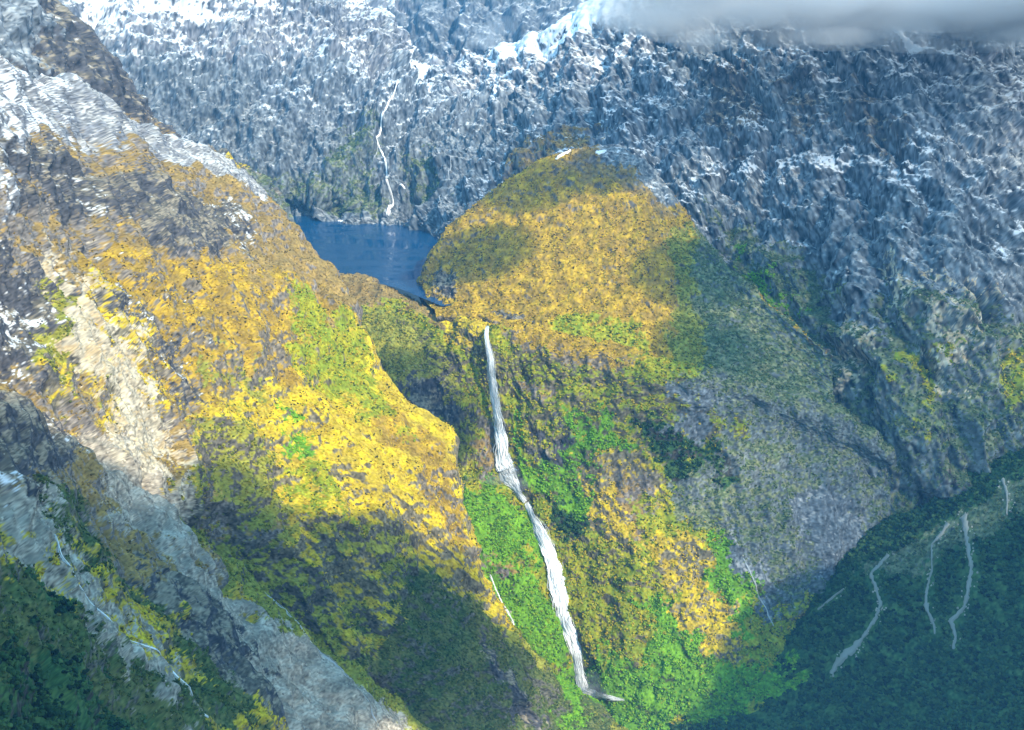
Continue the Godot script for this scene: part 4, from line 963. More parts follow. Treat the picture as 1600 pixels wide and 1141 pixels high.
func net_of_far_peak() -> Array:
	return [
		[Vector3(-1277, 1680, -5174), Vector3(-1022, 1686, -5253), Vector3(-792, 1695, -5364), Vector3(-543, 1726, -5430), Vector3(-342, 1738, -5421), Vector3(-170, 1748, -5385), Vector3(0, 1719, -5350), Vector3(197, 1693, -5339), Vector3(425, 1669, -5369), Vector3(715, 1645, -5401), Vector3(991, 1615, -5341)],
		[Vector3(-1277, 1930, -4674), Vector3(-1022, 1936, -4753), Vector3(-792, 1945, -4864), Vector3(-543, 1976, -4930), Vector3(-342, 1988, -4921), Vector3(-170, 1998, -4885), Vector3(0, 1969, -4850), Vector3(197, 1943, -4839), Vector3(425, 1919, -4869), Vector3(715, 1895, -4901), Vector3(991, 1865, -4841)],
		[Vector3(-1250, 1649, -4474), Vector3(-1002, 1650, -4553), Vector3(-776, 1652, -4663), Vector3(-534, 1653, -4730), Vector3(-337, 1653, -4721), Vector3(-167, 1652, -4685), Vector3(0, 1651, -4650), Vector3(193, 1651, -4639), Vector3(416, 1652, -4669), Vector3(699, 1652, -4701), Vector3(966, 1651, -4642)],
		[Vector3(-1218, 1501, -4306), Vector3(-977, 1500, -4384), Vector3(-758, 1498, -4494), Vector3(-522, 1497, -4560), Vector3(-329, 1497, -4551), Vector3(-163, 1497, -4515), Vector3(0, 1498, -4480), Vector3(188, 1498, -4469), Vector3(406, 1498, -4499), Vector3(682, 1497, -4532), Vector3(943, 1498, -4473)],
		[Vector3(-1199, 1395, -4197), Vector3(-961, 1391, -4275), Vector3(-746, 1387, -4385), Vector3(-514, 1384, -4450), Vector3(-324, 1384, -4441), Vector3(-161, 1386, -4405), Vector3(0, 1387, -4370), Vector3(185, 1388, -4359), Vector3(400, 1386, -4389), Vector3(672, 1385, -4422), Vector3(928, 1388, -4364)],
		[Vector3(-1182, 1315, -4109), Vector3(-948, 1310, -4186), Vector3(-737, 1298, -4295), Vector3(-508, 1288, -4360), Vector3(-320, 1284, -4351), Vector3(-159, 1281, -4315), Vector3(0, 1294, -4280), Vector3(183, 1305, -4269), Vector3(394, 1315, -4299), Vector3(662, 1326, -4333), Vector3(913, 1342, -4275)],
		[Vector3(-1095, 1291, -3790), Vector3(-879, 1285, -3863), Vector3(-683, 1277, -3969), Vector3(-471, 1272, -4032), Vector3(-297, 1273, -4022), Vector3(-147, 1276, -3986), Vector3(0, 1278, -3950), Vector3(170, 1279, -3939), Vector3(366, 1277, -3970), Vector3(616, 1274, -4006), Vector3(850, 1278, -3951)],
	]

func cover_of_far_peak() -> Array:
	return [
		[[0, "m"]],
		["w", PackedVector2Array([Vector2(0.000, 0.257), Vector2(0.314, 0.262), Vector2(0.340, 0.500), Vector2(0.243, 0.569), Vector2(0.000, 0.500)])],
		["w", PackedVector2Array([Vector2(0.340, 0.724), Vector2(0.534, 0.797), Vector2(0.551, 1.000), Vector2(0.340, 1.000)])],
	]

func net_of_right_mountain() -> Array:
	return [
		[Vector3(-212, 957, -3784), Vector3(-55, 990, -3765), Vector3(79, 1047, -3740), Vector3(238, 1115, -3678), Vector3(378, 1186, -3600), Vector3(505, 1277, -3506), Vector3(631, 1358, -3417), Vector3(754, 1387, -3342), Vector3(883, 1382, -3249), Vector3(1010, 1378, -3180), Vector3(1135, 1345, -3115), Vector3(1244, 1256, -3039), Vector3(1322, 1127, -2927), Vector3(1417, 1045, -2845), Vector3(1555, 1048, -2801)],
		[Vector3(-292, 1247, -3534), Vector3(-135, 1280, -3515), Vector3(-1, 1337, -3490), Vector3(158, 1405, -3428), Vector3(298, 1476, -3350), Vector3(425, 1567, -3256), Vector3(551, 1648, -3167), Vector3(674, 1677, -3092), Vector3(803, 1672, -2999), Vector3(930, 1668, -2930), Vector3(1055, 1635, -2865), Vector3(1164, 1546, -2789), Vector3(1242, 1417, -2677), Vector3(1337, 1335, -2595), Vector3(1475, 1338, -2551)],
		[Vector3(-332, 1307, -3364), Vector3(-175, 1340, -3345), Vector3(-41, 1397, -3320), Vector3(118, 1465, -3258), Vector3(258, 1536, -3180), Vector3(385, 1627, -3086), Vector3(511, 1708, -2997), Vector3(634, 1737, -2922), Vector3(763, 1732, -2829), Vector3(890, 1728, -2760), Vector3(1015, 1695, -2695), Vector3(1124, 1606, -2619), Vector3(1202, 1477, -2507), Vector3(1297, 1395, -2425), Vector3(1435, 1398, -2381)],
		[Vector3(-287, 1251, -3187), Vector3(-157, 1281, -3176), Vector3(-29, 1321, -3150), Vector3(117, 1381, -3088), Vector3(256, 1439, -3009), Vector3(380, 1493, -2925), Vector3(507, 1528, -2855), Vector3(625, 1529, -2770), Vector3(746, 1516, -2657), Vector3(859, 1504, -2560), Vector3(965, 1493, -2468), Vector3(1065, 1466, -2415), Vector3(1165, 1385, -2369), Vector3(1246, 1310, -2282), Vector3(1385, 1300, -2247)],
		[Vector3(-248, 1197, -3000), Vector3(-147, 1215, -3006), Vector3(-22, 1236, -2980), Vector3(118, 1295, -2928), Vector3(255, 1346, -2849), Vector3(382, 1385, -2764), Vector3(502, 1391, -2683), Vector3(615, 1382, -2598), Vector3(712, 1361, -2480), Vector3(815, 1356, -2374), Vector3(917, 1351, -2283), Vector3(1021, 1341, -2249), Vector3(1127, 1288, -2232), Vector3(1205, 1217, -2156), Vector3(1335, 1198, -2113)],
		[Vector3(-212, 1122, -2832), Vector3(-129, 1140, -2827), Vector3(-18, 1162, -2800), Vector3(112, 1220, -2758), Vector3(247, 1263, -2679), Vector3(380, 1281, -2592), Vector3(488, 1254, -2493), Vector3(588, 1223, -2389), Vector3(673, 1200, -2262), Vector3(763, 1203, -2159), Vector3(858, 1206, -2069), Vector3(962, 1197, -2045), Vector3(1073, 1168, -2057), Vector3(1161, 1112, -2008), Vector3(1280, 1095, -1971)],
		[Vector3(-186, 1060, -2684), Vector3(-119, 1074, -2657), Vector3(-17, 1091, -2610), Vector3(112, 1153, -2588), Vector3(245, 1183, -2498), Vector3(368, 1174, -2412), Vector3(473, 1119, -2302), Vector3(562, 1070, -2189), Vector3(641, 1053, -2084), Vector3(725, 1066, -1982), Vector3(818, 1074, -1901), Vector3(920, 1064, -1888), Vector3(1031, 1045, -1909), Vector3(1122, 1002, -1881), Vector3(1235, 987, -1845)],
		[Vector3(-171, 1012, -2584), Vector3(-112, 1029, -2548), Vector3(-16, 1031, -2500), Vector3(110, 1074, -2448), Vector3(243, 1093, -2358), Vector3(367, 1054, -2260), Vector3(463, 990, -2161), Vector3(541, 931, -2019), Vector3(615, 905, -1929), Vector3(693, 927, -1828), Vector3(785, 940, -1758), Vector3(891, 938, -1762), Vector3(1002, 926, -1794), Vector3(1088, 898, -1767), Vector3(1202, 882, -1740)],
		[Vector3(-155, 981, -2475), Vector3(-95, 980, -2438), Vector3(0, 965, -2370), Vector3(121, 981, -2307), Vector3(249, 987, -2226), Vector3(368, 940, -2128), Vector3(455, 852, -1999), Vector3(518, 774, -1838), Vector3(600, 737, -1798), Vector3(686, 758, -1724), Vector3(782, 789, -1688), Vector3(887, 813, -1692), Vector3(984, 850, -1724), Vector3(1096, 874, -1762), Vector3(1217, 898, -1766)],
		[Vector3(-139, 926, -2396), Vector3(-77, 925, -2339), Vector3(15, 904, -2250), Vector3(131, 896, -2176), Vector3(252, 880, -2085), Vector3(362, 835, -1967), Vector3(437, 723, -1829), Vector3(503, 612, -1666), Vector3(595, 532, -1683), Vector3(692, 576, -1676), Vector3(796, 619, -1659), Vector3(905, 690, -1693), Vector3(1000, 754, -1717), Vector3(1092, 785, -1723), Vector3(1197, 834, -1701)],
		[Vector3(-139, 816, -2396), Vector3(-77, 815, -2339), Vector3(15, 794, -2250), Vector3(131, 786, -2176), Vector3(252, 770, -2085), Vector3(362, 725, -1967), Vector3(437, 613, -1829), Vector3(503, 502, -1666), Vector3(595, 422, -1683), Vector3(692, 466, -1676), Vector3(796, 509, -1659), Vector3(905, 580, -1693), Vector3(1000, 644, -1717), Vector3(1092, 675, -1723), Vector3(1197, 724, -1701)],
	]

func cover_of_right_mountain() -> Array:
	return [
		[[1150, "m"], [1010, "r"], [0, "h"]],
		["s", PackedVector2Array([Vector2(0.133, 0.227), Vector2(0.196, 0.185), Vector2(0.239, 0.185), Vector2(0.302, 0.180), Vector2(0.372, 0.175), Vector2(0.355, 0.266), Vector2(0.307, 0.271), Vector2(0.250, 0.276), Vector2(0.204, 0.292), Vector2(0.157, 0.319)])],
		["w", PackedVector2Array([Vector2(0.030, 0.189), Vector2(0.133, 0.227), Vector2(0.204, 0.283), Vector2(0.297, 0.278), Vector2(0.354, 0.276), Vector2(0.377, 0.335), Vector2(0.300, 0.375), Vector2(0.228, 0.383), Vector2(0.155, 0.372), Vector2(0.071, 0.323)])],
		["r", PackedVector2Array([Vector2(0.030, 0.326), Vector2(0.155, 0.398), Vector2(0.228, 0.490), Vector2(0.242, 0.587), Vector2(0.172, 0.624), Vector2(0.083, 0.710), Vector2(0.000, 0.804), Vector2(0.000, 0.651)])],
		["b", PackedVector2Array([Vector2(0.153, 0.556), Vector2(0.219, 0.512), Vector2(0.262, 0.517), Vector2(0.267, 0.568), Vector2(0.207, 0.591), Vector2(0.153, 0.606)])],
		["w", PackedVector2Array([Vector2(0.519, 0.326), Vector2(0.567, 0.326), Vector2(0.592, 0.370), Vector2(0.576, 0.399), Vector2(0.542, 0.360)])],
		["w", PackedVector2Array([Vector2(0.655, 0.299), Vector2(0.710, 0.309), Vector2(0.780, 0.333), Vector2(0.859, 0.298), Vector2(0.945, 0.292), Vector2(0.943, 0.381), Vector2(0.850, 0.434), Vector2(0.758, 0.413), Vector2(0.701, 0.356)])],
		["w", PackedVector2Array([Vector2(0.709, 0.364), Vector2(0.787, 0.371), Vector2(0.853, 0.392), Vector2(0.812, 0.425), Vector2(0.732, 0.407)])],
		["w", PackedVector2Array([Vector2(0.528, 0.490), Vector2(0.574, 0.484), Vector2(0.590, 0.512), Vector2(0.536, 0.526)])],
		["r", PackedVector2Array([Vector2(0.377, 0.335), Vector2(0.500, 0.349), Vector2(0.530, 0.443), Vector2(0.463, 0.505), Vector2(0.398, 0.503)])],
		["r", PackedVector2Array([Vector2(0.584, 0.389), Vector2(0.647, 0.382), Vector2(0.662, 0.483), Vector2(0.599, 0.459)])],
		["h", PackedVector2Array([Vector2(0.409, 0.623), Vector2(0.674, 0.604), Vector2(0.686, 0.729), Vector2(0.596, 0.683), Vector2(0.463, 0.681)])],
		["r", PackedVector2Array([Vector2(0.581, 0.568), Vector2(0.667, 0.590), Vector2(0.673, 0.676), Vector2(0.620, 0.681)])],
		["p", PackedVector2Array([Vector2(0.726, 0.614), Vector2(0.741, 0.634), Vector2(0.746, 0.699), Vector2(0.738, 0.758), Vector2(0.730, 0.743), Vector2(0.730, 0.685), Vector2(0.721, 0.643)])],
		["p", PackedVector2Array([Vector2(0.768, 0.617), Vector2(0.788, 0.653), Vector2(0.788, 0.732), Vector2(0.777, 0.700)])],
		["y", PackedVector2Array([Vector2(0.676, 0.697), Vector2(0.724, 0.691), Vector2(0.731, 0.736), Vector2(0.715, 0.764), Vector2(0.685, 0.756)])],  # sunlit gap in the cloud shade, put into the ground as yellower grass
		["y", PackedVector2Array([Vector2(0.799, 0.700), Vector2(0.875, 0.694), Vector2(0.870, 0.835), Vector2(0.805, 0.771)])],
		["h", PackedVector2Array([Vector2(0.624, 0.788), Vector2(0.685, 0.776), Vector2(0.729, 0.817), Vector2(0.699, 0.824)])],
		["k", PackedVector2Array([Vector2(0.714, 0.827), Vector2(0.752, 0.840), Vector2(0.780, 0.915), Vector2(0.745, 0.888), Vector2(0.713, 0.854)])],
		["r", PackedVector2Array([Vector2(0.616, 0.818), Vector2(0.654, 0.844), Vector2(0.638, 0.881), Vector2(0.615, 0.868)])],
		["p", PackedVector2Array([Vector2(0.624, 0.667), Vector2(0.636, 0.666), Vector2(0.635, 0.707), Vector2(0.624, 0.758), Vector2(0.614, 0.758), Vector2(0.620, 0.708)])],
		["p", PackedVector2Array([Vector2(0.674, 0.604), Vector2(0.688, 0.610), Vector2(0.702, 0.652), Vector2(0.691, 0.653)])],
		["p", PackedVector2Array([Vector2(0.505, 0.697), Vector2(0.520, 0.690), Vector2(0.549, 0.739), Vector2(0.539, 0.748)])],
		["G", PackedVector2Array([Vector2(0.455, 0.649), Vector2(0.502, 0.654), Vector2(0.546, 0.673), Vector2(0.521, 0.683), Vector2(0.473, 0.673)])],
		["f", PackedVector2Array([Vector2(0.454, 0.795), Vector2(0.497, 0.760), Vector2(0.502, 0.775), Vector2(0.464, 0.805)])],
		["k", PackedVector2Array([Vector2(0.424, 0.400), Vector2(0.479, 0.384), Vector2(0.493, 0.454), Vector2(0.452, 0.535), Vector2(0.427, 0.491)])],
		["k", PackedVector2Array([Vector2(0.541, 0.390), Vector2(0.584, 0.398), Vector2(0.574, 0.469), Vector2(0.539, 0.456)])],
		["k", PackedVector2Array([Vector2(0.623, 0.337), Vector2(0.654, 0.399), Vector2(0.677, 0.481), Vector2(0.655, 0.476), Vector2(0.623, 0.418)])],
		["m", PackedVector2Array([Vector2(0.500, 0.508), Vector2(0.599, 0.488), Vector2(0.622, 0.540), Vector2(0.536, 0.549)])],
		["m", PackedVector2Array([Vector2(0.677, 0.421), Vector2(0.757, 0.437), Vector2(0.849, 0.452), Vector2(0.790, 0.492), Vector2(0.692, 0.465)])],
		["h", PackedVector2Array([Vector2(0.761, 0.793), Vector2(0.997, 0.648), Vector2(1.000, 1.000), Vector2(0.802, 1.000)])],
	]

func net_of_hazy_slope() -> Array:
	return [
		[Vector3(1293, 1572, -3752), Vector3(1390, 1569, -3712), Vector3(1468, 1567, -3677), Vector3(1543, 1565, -3641), Vector3(1658, 1562, -3582), Vector3(1793, 1557, -3506)],
		[Vector3(1293, 1772, -3252), Vector3(1390, 1769, -3212), Vector3(1468, 1767, -3177), Vector3(1543, 1765, -3141), Vector3(1658, 1762, -3082), Vector3(1793, 1757, -3006)],
		[Vector3(1279, 1593, -3150), Vector3(1374, 1593, -3110), Vector3(1450, 1593, -3075), Vector3(1524, 1593, -3039), Vector3(1637, 1593, -2980), Vector3(1768, 1592, -2904)],
		[Vector3(1252, 1455, -3032), Vector3(1344, 1457, -2992), Vector3(1418, 1458, -2957), Vector3(1490, 1460, -2922), Vector3(1599, 1462, -2864), Vector3(1727, 1465, -2789)],
		[Vector3(1222, 1306, -2903), Vector3(1312, 1310, -2864), Vector3(1384, 1313, -2830), Vector3(1453, 1317, -2795), Vector3(1559, 1322, -2737), Vector3(1682, 1329, -2664)],
		[Vector3(1188, 1134, -2755), Vector3(1274, 1140, -2716), Vector3(1343, 1146, -2682), Vector3(1410, 1151, -2648), Vector3(1511, 1161, -2591), Vector3(1629, 1172, -2519)],
		[Vector3(1154, 956, -2606), Vector3(1237, 965, -2567), Vector3(1304, 973, -2534), Vector3(1368, 981, -2500), Vector3(1465, 994, -2445), Vector3(1577, 1011, -2374)],
	]

func cover_of_hazy_slope() -> Array:
	return [
		[[0, "r"]],
	]

func net_of_golden_knob() -> Array:
	return [
		[Vector3(-190, 719, -2400), Vector3(-167, 777, -2417), Vector3(-120, 845, -2466), Vector3(-23, 914, -2520), Vector3(93, 979, -2569), Vector3(217, 1006, -2582), Vector3(308, 982, -2532), Vector3(382, 907, -2410), Vector3(440, 830, -2302), Vector3(525, 758, -2154), Vector3(620, 697, -2026)],
		[Vector3(-205, 899, -2230), Vector3(-182, 957, -2247), Vector3(-135, 1025, -2296), Vector3(-38, 1094, -2350), Vector3(78, 1159, -2399), Vector3(202, 1186, -2412), Vector3(293, 1162, -2362), Vector3(367, 1087, -2240), Vector3(425, 1010, -2132), Vector3(510, 938, -1984), Vector3(605, 877, -1856)],
		[Vector3(-210, 959, -2140), Vector3(-187, 1017, -2157), Vector3(-140, 1085, -2206), Vector3(-43, 1154, -2260), Vector3(73, 1219, -2309), Vector3(197, 1246, -2322), Vector3(288, 1222, -2272), Vector3(362, 1147, -2150), Vector3(420, 1070, -2042), Vector3(505, 998, -1894), Vector3(600, 937, -1766)],
		[Vector3(-201, 963, -2090), Vector3(-172, 1006, -2103), Vector3(-117, 1051, -2137), Vector3(-14, 1115, -2180), Vector3(97, 1164, -2223), Vector3(202, 1188, -2231), Vector3(291, 1159, -2160), Vector3(352, 1096, -2065), Vector3(413, 1044, -1987), Vector3(502, 989, -1879), Vector3(600, 937, -1766)],
		[Vector3(-184, 966, -2032), Vector3(-148, 989, -2030), Vector3(-87, 1021, -2038), Vector3(11, 1055, -2050), Vector3(105, 1077, -2072), Vector3(205, 1090, -2075), Vector3(288, 1076, -2020), Vector3(343, 1033, -1955), Vector3(403, 992, -1903), Vector3(498, 950, -1839), Vector3(598, 910, -1751)],
		[Vector3(-166, 966, -1978), Vector3(-123, 977, -1961), Vector3(-62, 991, -1949), Vector3(32, 1004, -1940), Vector3(118, 1010, -1931), Vector3(206, 1014, -1919), Vector3(283, 1005, -1879), Vector3(339, 974, -1844), Vector3(397, 951, -1817), Vector3(494, 918, -1788), Vector3(598, 883, -1732)],
		[Vector3(-149, 961, -1924), Vector3(-102, 966, -1902), Vector3(-44, 967, -1884), Vector3(47, 951, -1834), Vector3(123, 936, -1782), Vector3(203, 923, -1748), Vector3(276, 912, -1723), Vector3(332, 903, -1714), Vector3(388, 891, -1712), Vector3(486, 871, -1718), Vector3(596, 829, -1698)],
		[Vector3(-149, 871, -1984), Vector3(-102, 876, -1962), Vector3(-44, 877, -1944), Vector3(47, 861, -1894), Vector3(123, 846, -1842), Vector3(203, 833, -1808), Vector3(276, 822, -1783), Vector3(332, 813, -1774), Vector3(388, 801, -1772), Vector3(486, 781, -1778), Vector3(596, 739, -1758)],
	]

func cover_of_golden_knob() -> Array:
	return [
		[[0, "u"]],
		["b", PackedVector2Array([Vector2(0.415, 0.353), Vector2(0.507, 0.272), Vector2(0.617, 0.287), Vector2(0.706, 0.291), Vector2(0.637, 0.424), Vector2(0.553, 0.442), Vector2(0.469, 0.432)])],
		["r", PackedVector2Array([Vector2(0.475, 0.262), Vector2(0.506, 0.272), Vector2(0.597, 0.282), Vector2(0.696, 0.294), Vector2(0.660, 0.363), Vector2(0.574, 0.379), Vector2(0.502, 0.360)])],
		["k", PackedVector2Array([Vector2(0.219, 0.770), Vector2(0.297, 0.781), Vector2(0.319, 0.846), Vector2(0.262, 0.872)])],
		["k", PackedVector2Array([Vector2(0.128, 0.428), Vector2(0.179, 0.543), Vector2(0.127, 0.671), Vector2(0.065, 0.588)])],
		["o", PackedVector2Array([Vector2(0.674, 0.480), Vector2(0.741, 0.296), Vector2(0.802, 0.301), Vector2(0.789, 0.767), Vector2(0.674, 0.858), Vector2(0.595, 0.815), Vector2(0.675, 0.674)])],  # scrub strip put in to blend the gold into the shaded side
		["h", PackedVector2Array([Vector2(0.741, 0.296), Vector2(0.802, 0.301), Vector2(0.936, 0.323), Vector2(1.000, 0.323), Vector2(1.000, 0.818), Vector2(0.836, 0.914), Vector2(0.747, 0.779)])],  # side of the knob in shade, given a darker cover
		["y", PackedVector2Array([Vector2(0.342, 0.781), Vector2(0.493, 0.752), Vector2(0.586, 0.747), Vector2(0.515, 0.844), Vector2(0.365, 0.883)])],
	]

func net_of_falls_wall() -> Array:
	return [
		[Vector3(-500, 742, -2359), Vector3(-397, 734, -2304), Vector3(-303, 721, -2288), Vector3(-227, 698, -2230), Vector3(-122, 688, -2095), Vector3(-62, 711, -2048), Vector3(-22, 706, -1990), Vector3(20, 715, -1992), Vector3(105, 704, -1958), Vector3(199, 694, -1919), Vector3(303, 685, -1895), Vector3(409, 663, -1887), Vector3(521, 631, -1897), Vector3(630, 583, -1885), Vector3(728, 519, -1869)],
		[Vector3(-515, 962, -2254), Vector3(-412, 954, -2199), Vector3(-318, 941, -2183), Vector3(-242, 918, -2125), Vector3(-137, 908, -1990), Vector3(-77, 931, -1943), Vector3(-37, 926, -1885), Vector3(5, 935, -1887), Vector3(90, 924, -1853), Vector3(184, 914, -1814), Vector3(288, 905, -1790), Vector3(394, 883, -1782), Vector3(506, 851, -1792), Vector3(615, 803, -1780), Vector3(713, 739, -1764)],
		[Vector3(-520, 1002, -2199), Vector3(-417, 994, -2144), Vector3(-323, 981, -2128), Vector3(-247, 958, -2070), Vector3(-142, 948, -1935), Vector3(-82, 971, -1888), Vector3(-42, 966, -1830), Vector3(0, 975, -1832), Vector3(85, 964, -1798), Vector3(179, 954, -1759), Vector3(283, 945, -1735), Vector3(389, 923, -1727), Vector3(501, 891, -1737), Vector3(610, 843, -1725), Vector3(708, 779, -1709)],
		[Vector3(-503, 960, -2085), Vector3(-397, 959, -2030), Vector3(-305, 952, -2004), Vector3(-234, 936, -1961), Vector3(-140, 926, -1875), Vector3(-80, 939, -1841), Vector3(-36, 936, -1797), Vector3(5, 945, -1797), Vector3(85, 941, -1763), Vector3(178, 935, -1727), Vector3(282, 924, -1704), Vector3(388, 906, -1697), Vector3(500, 874, -1708), Vector3(610, 828, -1701), Vector3(708, 768, -1684)],
		[Vector3(-477, 869, -1953), Vector3(-368, 877, -1900), Vector3(-279, 878, -1859), Vector3(-214, 873, -1838), Vector3(-138, 862, -1825), Vector3(-77, 860, -1810), Vector3(-28, 861, -1788), Vector3(12, 870, -1785), Vector3(84, 876, -1750), Vector3(178, 876, -1719), Vector3(282, 862, -1697), Vector3(387, 849, -1691), Vector3(499, 818, -1703), Vector3(611, 774, -1704), Vector3(708, 723, -1688)],
		[Vector3(-444, 733, -1806), Vector3(-336, 737, -1768), Vector3(-247, 733, -1748), Vector3(-172, 724, -1739), Vector3(-111, 716, -1738), Vector3(-62, 710, -1734), Vector3(-9, 699, -1742), Vector3(39, 719, -1728), Vector3(99, 728, -1699), Vector3(185, 729, -1675), Vector3(283, 723, -1656), Vector3(388, 716, -1645), Vector3(495, 693, -1642), Vector3(610, 645, -1651), Vector3(711, 606, -1654)],
		[Vector3(-393, 609, -1695), Vector3(-290, 620, -1665), Vector3(-204, 622, -1649), Vector3(-132, 618, -1645), Vector3(-72, 612, -1643), Vector3(-6, 608, -1650), Vector3(64, 598, -1667), Vector3(106, 617, -1647), Vector3(148, 628, -1627), Vector3(217, 633, -1607), Vector3(305, 628, -1593), Vector3(397, 621, -1583), Vector3(494, 596, -1590), Vector3(609, 554, -1614), Vector3(711, 522, -1621)],
		[Vector3(-337, 483, -1605), Vector3(-239, 492, -1592), Vector3(-154, 491, -1582), Vector3(-83, 494, -1578), Vector3(-18, 490, -1575), Vector3(45, 492, -1579), Vector3(105, 487, -1589), Vector3(144, 507, -1569), Vector3(189, 519, -1553), Vector3(260, 529, -1538), Vector3(338, 529, -1528), Vector3(417, 528, -1519), Vector3(507, 501, -1549), Vector3(607, 467, -1577), Vector3(710, 438, -1588)],
		[Vector3(-286, 350, -1534), Vector3(-190, 354, -1528), Vector3(-106, 360, -1521), Vector3(-35, 365, -1515), Vector3(29, 369, -1510), Vector3(85, 369, -1514), Vector3(132, 366, -1520), Vector3(174, 391, -1500), Vector3(220, 411, -1484), Vector3(290, 427, -1472), Vector3(367, 439, -1465), Vector3(444, 451, -1459), Vector3(526, 418, -1501), Vector3(609, 386, -1533), Vector3(705, 368, -1547)],
		[Vector3(-286, 230, -1464), Vector3(-190, 234, -1458), Vector3(-106, 240, -1451), Vector3(-35, 245, -1445), Vector3(29, 249, -1440), Vector3(85, 249, -1444), Vector3(132, 246, -1450), Vector3(174, 271, -1430), Vector3(220, 291, -1414), Vector3(290, 307, -1402), Vector3(367, 319, -1395), Vector3(444, 331, -1389), Vector3(526, 298, -1431), Vector3(609, 266, -1463), Vector3(705, 248, -1477)],
	]

